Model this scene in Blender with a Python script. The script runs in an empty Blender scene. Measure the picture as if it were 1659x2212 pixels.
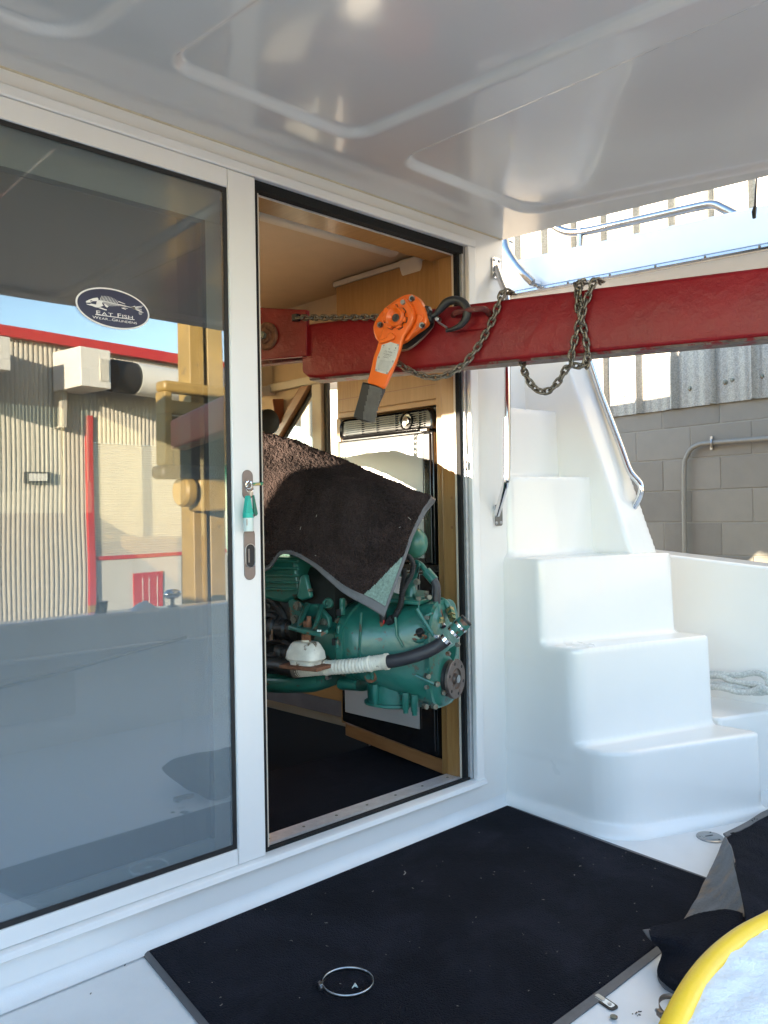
import bpy, bmesh, math, random
from mathutils import Vector, Matrix, Quaternion, noise
from math import sin, cos, tan, pi, radians, sqrt, atan2
random.seed(7)
S = bpy.context.scene
C = S.collection

# ------------------------------------------------------------------ camera
CAM = Vector((0.0, -2.0, 1.10))
FOC = 1830.0 / 2212.0                      # focal length over picture height
yaw, pit, rol = radians(44.2), radians(-.2), radians(-.97)
right0 = Vector((cos(yaw), -sin(yaw), 0)); fwd0 = Vector((sin(yaw), cos(yaw), 0)); down0 = Vector((0, 0, -1))
dn = down0 * cos(pit) - fwd0 * sin(pit); FWD = down0 * sin(pit) + fwd0 * cos(pit)
RGT = right0 * cos(rol) - dn * sin(rol); DWN = right0 * sin(rol) + dn * cos(rol)
cd = bpy.data.cameras.new('camera'); cam = bpy.data.objects.new('camera', cd); C.objects.link(cam)
cam.matrix_world = Matrix(((RGT.x, -DWN.x, -FWD.x, CAM.x), (RGT.y, -DWN.y, -FWD.y, CAM.y), (RGT.z, -DWN.z, -FWD.z, CAM.z), (0, 0, 0, 1)))
cd.sensor_fit = 'VERTICAL'; cd.sensor_height = 36.0; cd.lens = 36.0 * FOC
cd.clip_start = 0.02; cd.clip_end = 600
S.camera = cam

# ------------------------------------------------------------------ light
SUN_EL = radians(8.5)
SUN_H = Vector((-.86, .51, 0)).normalized()
w = bpy.data.worlds.new('World'); S.world = w; w.use_nodes = True
nt = w.node_tree; nt.nodes.clear()
sky = nt.nodes.new('ShaderNodeTexSky'); sky.sky_type = 'NISHITA'; sky.sun_disc = False
sky.sun_elevation = SUN_EL; sky.sun_rotation = atan2(SUN_H.x, SUN_H.y); sky.air_density = .85; sky.dust_density = .1; sky.ozone_density = 1.2
bg = nt.nodes.new('ShaderNodeBackground'); bg.inputs['Strength'].default_value = .15
wo = nt.nodes.new('ShaderNodeOutputWorld')
nt.links.new(sky.outputs[0], bg.inputs[0]); nt.links.new(bg.outputs[0], wo.inputs[0])
sl = bpy.data.lights.new('sun', 'SUN'); sl.energy = 4.8; sl.angle = radians(.5); sl.color = (1, .84, .64)
so = bpy.data.objects.new('sun', sl); C.objects.link(so)
sdir = -(SUN_H * cos(SUN_EL) + Vector((0, 0, sin(SUN_EL))))
so.rotation_euler = sdir.to_track_quat('-Z', 'Y').to_euler()
S.view_settings.view_transform = 'Standard'; S.view_settings.look = 'None'
S.view_settings.exposure = 3.1; S.view_settings.gamma = 1.0; S.view_settings.use_curve_mapping = False
S.render.engine = 'CYCLES'
S.cycles.max_bounces = 10; S.cycles.diffuse_bounces = 6; S.cycles.glossy_bounces = 5; S.cycles.transparent_max_bounces = 12
S.cycles.use_denoising = True
S.cycles.caustics_reflective = False; S.cycles.caustics_refractive = False

# ------------------------------------------------------------------ helpers
def ray(px, py): return FWD + RGT * ((px - 829.5) / 1830.0) + DWN * ((py - 1106.0) / 1830.0)
def onp(px, py, n, d0):
    n = Vector(n); d = ray(px, py); return CAM + d * ((d0 - n.dot(CAM)) / n.dot(d))
def oy(px, py, Y=0.0): return onp(px, py, (0, 1, 0), Y)
def ox(px, py, X): return onp(px, py, (1, 0, 0), X)
KS = .0518                                  # deck and hardtop fall aft by this slope
def fl(px, py, z=0.0): return onp(px, py, (0, -KS, 1), z)
def fz(y): return KS * y

class MB:
    def __init__(s): s.v = []; s.f = []
    def add(s, vs, fs):
        o = len(s.v); s.v += [Vector(v) for v in vs]; s.f += [[i + o for i in f] for f in fs]; return s
    def box(s, a, b):
        x0, y0, z0 = a; x1, y1, z1 = b
        return s.add([(x0,y0,z0),(x1,y0,z0),(x1,y1,z0),(x0,y1,z0),(x0,y0,z1),(x1,y0,z1),(x1,y1,z1),(x0,y1,z1)],
                     [(0,3,2,1),(4,5,6,7),(0,1,5,4),(1,2,6,5),(2,3,7,6),(3,0,4,7)])
    def obox(s, c, ax, h):
        c = Vector(c); ax = [Vector(a) for a in ax]; vs = []
        for k in (-1, 1):
            for i, j in ((-1,-1),(1,-1),(1,1),(-1,1)):
                vs.append(c + ax[0]*h[0]*i + ax[1]*h[1]*j + ax[2]*h[2]*k)
        return s.add(vs, [(0,3,2,1),(4,5,6,7),(0,1,5,4),(1,2,6,5),(2,3,7,6),(3,0,4,7)])
    def prism(s, pts, d):
        d = Vector(d); n = len(pts); pts = [Vector(p) for p in pts]
        return s.add(pts + [p + d for p in pts], [list(range(n))[::-1], list(range(n, 2*n))] + [(i, (i+1) % n, n+(i+1) % n, n+i) for i in range(n)])
    def loft(s, rings, caps=True, closed=True):
        n = len(rings[0]); o = []
        vs = [p for r in rings for p in r]; fs = []
        for k in range(len(rings)-1):
            for i in range(n if closed else n-1):
                j = (i+1) % n; fs.append((k*n+i, k*n+j, (k+1)*n+j, (k+1)*n+i))
        if caps: fs.append(list(range(n))[::-1]); fs.append([(len(rings)-1)*n+i for i in range(n)])
        return s.add(vs, fs)
    def tube(s, path, r, n=10, closed=False, caps=True):
        P = [Vector(p) for p in path]; m = len(P); rs = r if isinstance(r, (list, tuple)) else [r]*m
        T = []
        for i in range(m):
            a = P[(i-1) % m] if closed or i > 0 else P[i]; b = P[(i+1) % m] if closed or i < m-1 else P[i]
            T.append((b-a).normalized())
        u = T[0].orthogonal().normalized(); rings = []
        for i in range(m):
            u = (u - T[i]*u.dot(T[i])).normalized(); v = T[i].cross(u)
            rings.append([P[i] + (u*cos(2*pi*k/n) + v*sin(2*pi*k/n))*rs[i] for k in range(n)])
        if closed: rings.append(rings[0])
        return s.loft(rings, caps and not closed)
    def lathe(s, o, ax, prof, n=24, caps=True):
        o = Vector(o); ax = Vector(ax).normalized(); u = ax.orthogonal().normalized(); v = ax.cross(u)
        return s.loft([[o + ax*t + (u*cos(2*pi*k/n) + v*sin(2*pi*k/n))*max(r, 1e-4) for k in range(n)] for t, r in prof], caps)
    def sphere(s, c, r, n=12, sc=(1,1,1)):
        c = Vector(c)
        return s.loft([[c + Vector((r*sc[0]*sin(pi*k/n)*cos(2*pi*i/(2*n)), r*sc[1]*sin(pi*k/n)*sin(2*pi*i/(2*n)), r*sc[2]*cos(pi*k/n))) for i in range(2*n)] for k in [.05]+list(range(1, n))+[n-.05]])
    def grid(s, G):
        R = len(G); K = len(G[0])
        return s.add([p for r in G for p in r], [(i*K+j, i*K+j+1, (i+1)*K+j+1, (i+1)*K+j) for i in range(R-1) for j in range(K-1)])
    def mesh(s, name, off=Vector((0,0,0)), ang=35, recalc=True):
        me = bpy.data.meshes.new(name); me.from_pydata([v - off for v in s.v], [], s.f)
        if recalc:
            bm = bmesh.new(); bm.from_mesh(me); bmesh.ops.recalc_face_normals(bm, faces=bm.faces); bm.to_mesh(me); bm.free()
        if ang:
            me.shade_smooth(); me.set_sharp_from_angle(angle=radians(ang))
        return me
def link(name, me, mat=None, parent=None, bev=0, seg=2):
    o = bpy.data.objects.new(name, me); C.objects.link(o)
    if mat: me.materials.clear(); me.materials.append(mat)
    if parent: o.parent = parent
    if bev:
        b = o.modifiers.new('bevel', 'BEVEL'); b.width = bev; b.segments = seg; b.limit_method = 'ANGLE'; b.angle_limit = radians(40); b.harden_normals = False
    return o
def rootof(p):
    while p.parent: p = p.parent
    return p
def part(name, mb, mat, parent, bev=0, seg=2, ang=35, recalc=True):
    return link(name, mb.mesh(name, OFF[rootof(parent).name], ang, recalc), mat, parent, bev, seg)
OFF = {}
def thing(name, label, cat, loc=(0,0,0), group=None):
    o = bpy.data.objects.new(name, None); C.objects.link(o); o.location = loc; o.empty_display_size = .1
    o['label'] = label; o['category'] = cat; OFF[o.name] = Vector(loc)
    if group: o['group'] = group
    return o
def solo(name, mb, mat, label, cat, group=None, bev=0, seg=2, ang=35, recalc=True):
    c = sum(mb.v, Vector()) / len(mb.v); c.z = min(v.z for v in mb.v)
    o = link(name, mb.mesh(name, c, ang, recalc), mat, None, bev, seg); o.location = c
    o['label'] = label; o['category'] = cat; OFF[o.name] = c
    if group: o['group'] = group
    return o
def struct(name, mb, mat, bev=0, seg=2, ang=35, recalc=True, parent=None):
    o = link(name, mb.mesh(name, Vector(), ang, recalc), mat, parent, bev, seg); o['kind'] = 'structure'; OFF[o.name] = Vector(); return o
def inst(name, me, parent, loc, quat=None, scale=None, mat=None):
    o = bpy.data.objects.new(name, me); C.objects.link(o); o.parent = parent
    o.location = Vector(loc) - OFF[rootof(parent).name]
    if quat: o.rotation_mode = 'QUATERNION'; o.rotation_quaternion = quat
    if scale: o.scale = scale
    return o
def catmull(P, n):
    P = [Vector(p) for p in P]; Q = [P[0]*2-P[1]] + P + [P[-1]*2-P[-2]]; out = []; L = len(P)-1
    for i in range(n):
        t = i/(n-1)*L; k = min(int(t), L-1); t -= k; a, b, c, d = Q[k:k+4]
        out.append(.5*((2*b) + (c-a)*t + (2*a-5*b+4*c-d)*t*t + (3*b-a-3*c+d)*t*t*t))
    return out
def resample(P, step):
    L = [0]
    for a, b in zip(P, P[1:]): L.append(L[-1] + (b-a).length)
    n = int(L[-1]/step); out = []; k = 0
    for i in range(n+1):
        d = i*step
        while k < len(P)-2 and L[k+1] < d: k += 1
        t = (d-L[k])/max(1e-9, L[k+1]-L[k]); out.append(P[k].lerp(P[k+1], t))
    return out

# ------------------------------------------------------------------ materials
def nmat(name):
    m = bpy.data.materials.new(name); m.use_nodes = True; n = m.node_tree
    return m, n, n.nodes['Principled BSDF']
def N(n, t, **k):
    o = n.nodes.new(t)
    for a, b in k.items():
        if a.startswith('i_'): o.inputs[int(a[2:]) if a[2:].isdigit() else a[2:].replace('_', ' ')].default_value = b
        else: setattr(o, a, b)
    return o
def M(name, col, rough=.5, metal=0, var=.08, scale=6, bump=0, bscale=80, coat=0, wear=None, rvar=.08, spec=.5, stretch=None, wave=None, sheen=0):
    m, n, p = nmat(name); L = n.links
    tc = N(n, 'ShaderNodeTexCoord'); src = tc.outputs['Object']
    if stretch:
        mp = N(n, 'ShaderNodeMapping'); mp.inputs['Scale'].default_value = stretch; L.new(src, mp.inputs[0]); src = mp.outputs[0]
    a = N(n, 'ShaderNodeTexNoise', i_Scale=scale, i_Detail=5.0, i_Roughness=.6); L.new(src, a.inputs['Vector'])
    mx = N(n, 'ShaderNodeMix', data_type='RGBA')
    mx.inputs[6].default_value = (*[c*(1-var) for c in col], 1); mx.inputs[7].default_value = (*[min(1, c*(1+var)) for c in col], 1)
    mr = N(n, 'ShaderNodeMapRange'); mr.inputs[1].default_value = .3; mr.inputs[2].default_value = .7
    L.new(a.outputs[0], mr.inputs[0]); L.new(mr.outputs[0], mx.inputs[0]); out = mx.outputs[2]
    if wear:
        wc, ws, wt = wear[:3]; ww = wear[3] if len(wear) > 3 else .04
        b = N(n, 'ShaderNodeTexNoise', i_Scale=ws, i_Detail=7.0, i_Roughness=.65); L.new(tc.outputs['Object'], b.inputs['Vector'])
        r2 = N(n, 'ShaderNodeMapRange'); r2.inputs[1].default_value = wt; r2.inputs[2].default_value = wt+ww; L.new(b.outputs[0], r2.inputs[0])
        m2 = N(n, 'ShaderNodeMix', data_type='RGBA'); L.new(r2.outputs[0], m2.inputs[0]); L.new(out, m2.inputs[6]); m2.inputs[7].default_value = (*wc, 1); out = m2.outputs[2]
    L.new(out, p.inputs['Base Color'])
    rr = N(n, 'ShaderNodeMapRange'); rr.inputs[3].default_value = max(.02, rough-rvar); rr.inputs[4].default_value = min(1, rough+rvar)
    L.new(a.outputs[0], rr.inputs[0]); L.new(rr.outputs[0], p.inputs['Roughness'])
    p.inputs['Metallic'].default_value = metal; p.inputs['Specular IOR Level'].default_value = spec
    p.inputs['Coat Weight'].default_value = coat; p.inputs['Coat Roughness'].default_value = .06
    p.inputs['Sheen Weight'].default_value = sheen
    nrm = None
    if wave:
        wn = N(n, 'ShaderNodeTexNoise', i_Scale=wave[0], i_Detail=1.0); L.new(tc.outputs['Object'], wn.inputs['Vector'])
        bw = N(n, 'ShaderNodeBump'); bw.inputs['Strength'].default_value = 1; bw.inputs['Distance'].default_value = wave[1]; L.new(wn.outputs[0], bw.inputs['Height']); nrm = bw.outputs[0]
    if bump:
        bn = N(n, 'ShaderNodeTexNoise', i_Scale=bscale, i_Detail=4.0, i_Roughness=.7); L.new(src, bn.inputs['Vector'])
        bb = N(n, 'ShaderNodeBump'); bb.inputs['Strength'].default_value = 1; bb.inputs['Distance'].default_value = bump; L.new(bn.outputs[0], bb.inputs['Height'])
        if nrm: L.new(nrm, bb.inputs['Normal'])
        nrm = bb.outputs[0]
    if nrm:
        L.new(nrm, p.inputs['Normal'])
        if coat: L.new(nrm, p.inputs['Coat Normal'])
    return m
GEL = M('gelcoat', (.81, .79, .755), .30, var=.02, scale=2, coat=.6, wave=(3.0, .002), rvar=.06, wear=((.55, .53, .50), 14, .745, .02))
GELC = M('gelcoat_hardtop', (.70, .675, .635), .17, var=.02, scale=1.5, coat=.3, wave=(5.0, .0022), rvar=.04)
GELF = M('gelcoat_deck', (.76, .76, .75), .42, var=.04, scale=5, bump=.0004, bscale=300, wear=((.45, .45, .44), 22, .735, .03))
ALU = M('white_powder_coat', (.80, .785, .76), .38, var=.02, scale=4, rvar=.05, wear=((.5, .5, .48), 60, .78, .02))
ALUM = M('bare_aluminium', (.66, .66, .67), .45, metal=.55, var=.12, scale=30, bump=.0003, bscale=200, wear=((.12, .11, .10), 110, .68, .03))
STEEL = M('polished_stainless', (.75, .75, .76), .10, metal=1, var=.05, scale=20, rvar=.05)
RAILM = M('weathered_rail', (.34, .34, .345), .22, metal=1, var=.1, scale=20, rvar=.05)
STEELD = M('dull_stainless', (.36, .36, .36), .32, metal=1, var=.15, scale=40)
BLK = M('black_rubber', (.012, .012, .013), .55, var=.3, scale=30, bump=.0006, bscale=120)
BRUSH = M('black_brush_seal', (.008, .008, .008), .95, var=.5, scale=150, bump=.002, bscale=250)
RED = M('red_beam_paint', (.200, .005, .008), .40, var=.16, scale=5, spec=.32, coat=.0, bump=.0024, bscale=38, wear=((.34, .10, .10), 55, .715, .02), wave=(16, .002))
REDR = M('rusty_red_steel', (.13, .025, .02), .6, var=.4, scale=40, bump=.001, bscale=140, wear=((.20, .12, .08), 50, .58, .06))
ORG = M('orange_enamel', (.78, .135, .008), .32, var=.06, scale=12, coat=.4, bump=.0004, bscale=120, wear=((.20, .06, .02), 70, .70, .02))
ZINC = M('zinc_plate', (.42, .38, .27), .4, metal=.8, var=.15, scale=30)
CHN = M('chain_steel', (.20, .175, .14), .42, metal=.85, var=.35, scale=60, bump=.0004, bscale=300, wear=((.07, .05, .035), 90, .56, .08))
BSTL = M('black_forged_steel', (.018, .018, .018), .42, var=.3, scale=40, bump=.0008, bscale=100)
GRN = M('green_engine_paint', (.016, .122, .094), .34, var=.16, scale=9, coat=.3, bump=.0009, bscale=45, wear=((.055, .05, .032), 26, .615, .03))
GRNR = M('green_paint_rusting', (.017, .120, .094), .42, var=.2, scale=20, bump=.0008, bscale=80, wear=((.11, .045, .02), 30, .56, .05))
RUST = M('rusted_steel', (.17, .07, .035), .75, var=.45, scale=60, bump=.0012, bscale=160)
BOLT = M('dirty_bolt_steel', (.16, .17, .14), .5, metal=.5, var=.4, scale=90, wear=((.14, .06, .03), 60, .55, .06))
BRASS = M('painted_brass', (.30, .24, .10), .4, metal=.7, var=.25, scale=60, wear=((.02, .14, .09), 50, .52, .05))
WHOSE = M('white_hose', (.70, .66, .56), .5, var=.14, scale=25, bump=.0006, bscale=120, wear=((.20, .16, .11), 28, .64, .06))
MNT = M('white_mount', (.62, .60, .52), .5, var=.16, scale=30, bump=.0008, bscale=90, wear=((.16, .11, .06), 26, .60, .05))
DARK = M('dark_engine_iron', (.010, .013, .012), .55, var=.5, scale=12, bump=.001, bscale=60)
FLNG = M('machined_flange', (.16, .13, .115), .48, metal=.75, var=.3, scale=40, wear=((.10, .05, .03), 40, .56, .06))
TAN = M('saloon_headliner', (.56, .43, .28), .7, var=.05, scale=10, bump=.0006, bscale=300)
CRM = M('cream_vinyl', (.60, .54, .44), .5, var=.05, scale=8)
FRB = M('fridge_black', (.010, .010, .011), .22, var=.2, scale=20, coat=.4)
FRW = M('fridge_panel', (.66, .65, .62), .35, var=.03, scale=4)
DARKV = M('dark_void', (.006, .006, .007), .8, var=.4, scale=6)
CONC = M('painted_block', (.175, .155, .13), .75, var=.06, scale=9, bump=.0011, bscale=120, wear=((.25, .24, .22), 40, .70, .05))
MORT = M('painted_mortar', (.215, .194, .163), .8, var=.1, scale=20, bump=.002, bscale=60)
COND = M('painted_conduit', (.19, .175, .15), .5, var=.08, scale=20, bump=.0003, bscale=150)
BROWN = M('brown_anodised', (.20, .165, .15), .38, metal=.4, var=.08, scale=30)
TEAL = M('teal_plastic', (.0, .42, .33), .35, var=.06, scale=20)
FROST = M('frosted_plastic', (.62, .72, .68), .3, var=.04, scale=20)
YEL = M('yellow_hose', (.85, .52, .01), .38, var=.08, scale=12, bump=.0008, bscale=60, wear=((.25, .17, .05), 24, .69, .05))
FOAM = M('white_rough_lid', (.80, .80, .80), .6, var=.05, scale=20, bump=.003, bscale=70)
YLF = M('yellow_machine_paint', (.27, .175, .05), .4, var=.15, scale=6, wear=((.12, .08, .04), 9, .62, .04))
ASPH = M('asphalt', (.055, .055, .055), .85, var=.25, scale=3, bump=.003, bscale=60)
ROPEM = M('grey_rope', (.58, .58, .54), .8, var=.25, scale=120, bump=.003, bscale=260, wear=((.05, .06, .05), 70, .68, .02))
NAVYP = M('sticker_navy', (.015, .022, .06), .35, var=.1, scale=10)
WPRINT = M('sticker_white', (.82, .80, .76), .4, var=.03, scale=10)
TRIM = M('grey_binding', (.10, .10, .105), .6, var=.15, scale=40, bump=.0004, bscale=200)
MATB = M('mat_rubber_back', (.085, .085, .09), .45, var=.35, scale=45, bump=.003, bscale=150, wear=((.19, .12, .06), 7, .47, .12))
LBL = M('silver_label', (.55, .55, .53), .35, metal=.6, var=.1, scale=60, wear=((.3, .3, .3), 90, .66, .04))
INK = M('black_print', (.03, .03, .03), .5)
SIDN = M('grey_metal_siding', (.40, .37, .31), .5, var=.06, scale=2, spec=.4)
SIDH = M('pale_metal_slats', (.50, .47, .40), .5, var=.05, scale=2)
LOWW = M('grey_lower_wall', (.47, .46, .42), .8, var=.05, scale=2)
REDT = M('red_trim', (.42, .02, .02), .4, var=.08, scale=4)
DUCT = M('white_duct', (.60, .58, .53), .5, var=.05, scale=3)
CARP = M('dark_car_paint', (.012, .013, .016), .25, coat=.5)
CARG = M('car_glass', (.01, .012, .014), .08)
TYRE = M('tyre_rubber', (.015, .015, .015), .8)
CHIP = M('pale_debris', (.34, .31, .27), .8)
PIPE = M('pale_bilge_hose', (.20, .20, .21), .5, var=.2, scale=20)
TERRA = M('redwood_box', (.30, .095, .04), .4, var=.1, scale=6, coat=.3)

def wood(name, col, col2, stretch=(9, 9, .8), rough=.32):
    m, n, p = nmat(name); L = n.links
    tc = N(n, 'ShaderNodeTexCoord'); mp = N(n, 'ShaderNodeMapping'); mp.inputs['Scale'].default_value = stretch; L.new(tc.outputs['Object'], mp.inputs[0])
    a = N(n, 'ShaderNodeTexNoise', i_Scale=7.0, i_Detail=8.0, i_Roughness=.62, i_Distortion=.5); L.new(mp.outputs[0], a.inputs['Vector'])
    b = N(n, 'ShaderNodeTexNoise', i_Scale=1.3, i_Detail=2.0); L.new(tc.outputs['Object'], b.inputs['Vector'])
    ad = N(n, 'ShaderNodeMath', operation='ADD'); L.new(a.outputs[0], ad.inputs[0]); L.new(b.outputs[0], ad.inputs[1])
    mr = N(n, 'ShaderNodeMapRange'); mr.inputs[1].default_value = .7; mr.inputs[2].default_value = 1.3; L.new(ad.outputs[0], mr.inputs[0])
    mx = N(n, 'ShaderNodeMix', data_type='RGBA'); mx.inputs[6].default_value = (*col, 1); mx.inputs[7].default_value = (*col2, 1); L.new(mr.outputs[0], mx.inputs[0])
    L.new(mx.outputs[2], p.inputs['Base Color']); p.inputs['Roughness'].default_value = rough; p.inputs['Coat Weight'].default_value = .3; p.inputs['Coat Roughness'].default_value = .15
    bb = N(n, 'ShaderNodeBump'); bb.inputs['Distance'].default_value = .0004; L.new(a.outputs[0], bb.inputs['Height']); L.new(bb.outputs[0], p.inputs['Normal'])
    return m
WOOD = wood('maple_veneer', (.30, .150, .045), (.43, .235, .085))
WOODH = wood('maple_veneer_horizontal', (.30, .150, .045), (.43, .235, .085), (9, .8, 9))
WOODD = wood('teak_trim', (.24, .105, .035), (.34, .16, .06), (9, 1, 9))

def carpet(name, c0, c1, scale, dist):
    m, n, p = nmat(name); L = n.links; tc = N(n, 'ShaderNodeTexCoord')
    v = N(n, 'ShaderNodeTexVoronoi', i_Scale=scale); L.new(tc.outputs['Object'], v.inputs['Vector'])
    a = N(n, 'ShaderNodeTexNoise', i_Scale=scale*.9, i_Detail=4.0); L.new(tc.outputs['Object'], a.inputs['Vector'])
    b = N(n, 'ShaderNodeTexNoise', i_Scale=5.0, i_Detail=4.0); L.new(tc.outputs['Object'], b.inputs['Vector'])
    ad = N(n, 'ShaderNodeMath', operation='ADD'); L.new(a.outputs[0], ad.inputs[0]); L.new(b.outputs[0], ad.inputs[1])
    mr = N(n, 'ShaderNodeMapRange'); mr.inputs[1].default_value = .75; mr.inputs[2].default_value = 1.3; L.new(ad.outputs[0], mr.inputs[0])
    mx = N(n, 'ShaderNodeMix', data_type='RGBA'); mx.inputs[6].default_value = (*c0, 1); mx.inputs[7].default_value = (*c1, 1); L.new(mr.outputs[0], mx.inputs[0])
    d1 = N(n, 'ShaderNodeTexNoise', i_Scale=2.6, i_Detail=9.0, i_Roughness=.72, i_Distortion=.6); L.new(tc.outputs['Object'], d1.inputs['Vector'])
    dm_ = N(n, 'ShaderNodeMapRange'); dm_.inputs[1].default_value = .48; dm_.inputs[2].default_value = .80; dm_.inputs[4].default_value = .55; L.new(d1.outputs[0], dm_.inputs[0])
    dx_ = N(n, 'ShaderNodeMix', data_type='RGBA'); L.new(dm_.outputs[0], dx_.inputs[0]); L.new(mx.outputs[2], dx_.inputs[6]); dx_.inputs[7].default_value = (*[c*2.6+.006 for c in c1], 1); mx = dx_
    L.new(mx.outputs[2], p.inputs['Base Color']); p.inputs['Roughness'].default_value = .95; p.inputs['Specular IOR Level'].default_value = .06
    p.inputs['Sheen Weight'].default_value = .02; p.inputs['Sheen Roughness'].default_value = .6
    ma = N(n, 'ShaderNodeMath', operation='SUBTRACT'); L.new(a.outputs[0], ma.inputs[0]); L.new(v.outputs[0], ma.inputs[1])
    bb = N(n, 'ShaderNodeBump'); bb.inputs['Distance'].default_value = dist; L.new(ma.outputs[0], bb.inputs['Height']); L.new(bb.outputs[0], p.inputs['Normal'])
    return m
CPT = carpet('black_pile', (.0055, .0058, .009), (.013, .0135, .020), 260, .004)
CPTB = carpet('brown_black_pile', (.017, .0115, .0105), (.044, .030, .027), 190, .006)
CPTN = carpet('navy_pile', (.003, .0035, .007), (.007, .008, .013), 260, .004)

def glass(name, tint, refl, rough=0.0, haze_paint=0):
    m = bpy.data.materials.new(name); m.use_nodes = True; n = m.node_tree; n.nodes.clear(); L = n.links
    t = N(n, 'ShaderNodeBsdfTransparent'); t.inputs[0].default_value = (*tint, 1)
    g = N(n, 'ShaderNodeBsdfGlossy'); g.inputs['Color'].default_value = (.98, .99, 1, 1); g.inputs['Roughness'].default_value = rough
    fr = N(n, 'ShaderNodeLayerWeight'); fr.inputs[0].default_value = .5
    mr = N(n, 'ShaderNodeMapRange'); mr.inputs[3].default_value = refl; mr.inputs[4].default_value = min(1, refl*4.5); L.new(fr.outputs['Facing'], mr.inputs[0])
    tcn = N(n, 'ShaderNodeTexCoord'); no = N(n, 'ShaderNodeTexNoise', i_Scale=2.2, i_Detail=1.0); L.new(tcn.outputs['Object'], no.inputs['Vector'])
    bp = N(n, 'ShaderNodeBump'); bp.inputs['Distance'].default_value = .0006; L.new(no.outputs[0], bp.inputs['Height']); L.new(bp.outputs[0], g.inputs['Normal'])
    mx = N(n, 'ShaderNodeMixShader'); L.new(mr.outputs[0], mx.inputs[0]); L.new(t.outputs[0], mx.inputs[1]); L.new(g.outputs[0], mx.inputs[2])
    if haze_paint:
        df = N(n, 'ShaderNodeBsdfDiffuse'); df.inputs[0].default_value = (.42, .50, .56, 1)  # pale veil of reflected light painted into the glass, denser low down
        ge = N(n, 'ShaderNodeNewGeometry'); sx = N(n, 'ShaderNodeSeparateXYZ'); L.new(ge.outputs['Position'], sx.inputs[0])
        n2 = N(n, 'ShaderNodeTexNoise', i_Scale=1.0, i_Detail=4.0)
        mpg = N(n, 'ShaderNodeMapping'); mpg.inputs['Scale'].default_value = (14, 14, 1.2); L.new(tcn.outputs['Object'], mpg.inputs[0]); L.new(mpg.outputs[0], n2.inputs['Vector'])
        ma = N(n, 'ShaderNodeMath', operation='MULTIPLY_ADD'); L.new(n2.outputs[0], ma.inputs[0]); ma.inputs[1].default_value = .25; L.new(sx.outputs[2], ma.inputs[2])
        m3 = N(n, 'ShaderNodeMapRange'); m3.inputs[1].default_value = .75; m3.inputs[2].default_value = 1.4; m3.inputs[3].default_value = haze_paint; m3.inputs[4].default_value = .018; L.new(ma.outputs[0], m3.inputs[0])
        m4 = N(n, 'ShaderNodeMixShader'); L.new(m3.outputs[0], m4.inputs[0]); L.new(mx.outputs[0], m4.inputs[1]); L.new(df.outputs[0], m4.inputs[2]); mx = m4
    o = N(n, 'ShaderNodeOutputMaterial'); L.new(mx.outputs[0], o.inputs[0]); return m
GLS = glass('tinted_door_glass', (.70, .73, .71), .095, haze_paint=.26)
GLS2 = glass('inner_door_glass', (.38, .39, .37), .03)

def galv(name):
    m, n, p = nmat(name); L = n.links; tc = N(n, 'ShaderNodeTexCoord')
    v = N(n, 'ShaderNodeTexVoronoi', i_Scale=150.0); L.new(tc.outputs['Object'], v.inputs['Vector'])
    a = N(n, 'ShaderNodeTexNoise', i_Scale=3.0, i_Detail=5.0); L.new(tc.outputs['Object'], a.inputs['Vector'])
    mr = N(n, 'ShaderNodeMix', data_type='RGBA'); mr.inputs[6].default_value = (.20, .188, .165, 1); mr.inputs[7].default_value = (.31, .295, .262, 1)
    sp = N(n, 'ShaderNodeSeparateColor'); L.new(v.outputs['Color'], sp.inputs[0]); L.new(sp.outputs[0], mr.inputs[0])
    L.new(mr.outputs[2], p.inputs['Base Color']); p.inputs['Metallic'].default_value = .15; p.inputs['Roughness'].default_value = .55
    b = N(n, 'ShaderNodeBump'); b.inputs['Distance'].default_value = .001; L.new(a.outputs[0], b.inputs['Height']); L.new(b.outputs[0], p.inputs['Normal'])
    return m
GALV = galv('galvanised_sheet')

def text_mesh(txt, size, name='lettering', spacing=1.0, ext=0.0):
    cu = bpy.data.curves.new('t', 'FONT'); cu.body = txt; cu.size = size; cu.align_x = 'CENTER'; cu.space_character = spacing; cu.extrude = ext
    o = bpy.data.objects.new('t', cu); C.objects.link(o); dg = bpy.context.evaluated_depsgraph_get(); dg.update()
    me = bpy.data.meshes.new_from_object(o.evaluated_get(dg)); me.name = name
    bpy.data.objects.remove(o); bpy.data.curves.remove(cu); return me

#SETTING
# ground, boat deck, bulkhead, hardtop
struct('ground', MB().add([(-150,-150,-2.9),(150,-150,-2.9),(150,150,-2.9),(-150,150,-2.9)], [(0,1,2,3)]), M('gravel_yard', (.24,.215,.175), .9, var=.25, scale=2, bump=.01, bscale=40))
struct('cockpit_deck', MB().add([(-1.45,-2.75,fz(-2.75)),(3.75,-2.75,fz(-2.75)),(3.75,.03,0),(-1.45,.03,0),(-1.45,-2.75,-.3),(3.75,-2.75,-.3),(3.75,.03,-.3),(-1.45,.03,-.3)],
       [(0,1,2,3),(4,7,6,5),(0,4,5,1),(1,5,6,2),(2,6,7,3),(3,7,4,0)]), GELF)
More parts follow.
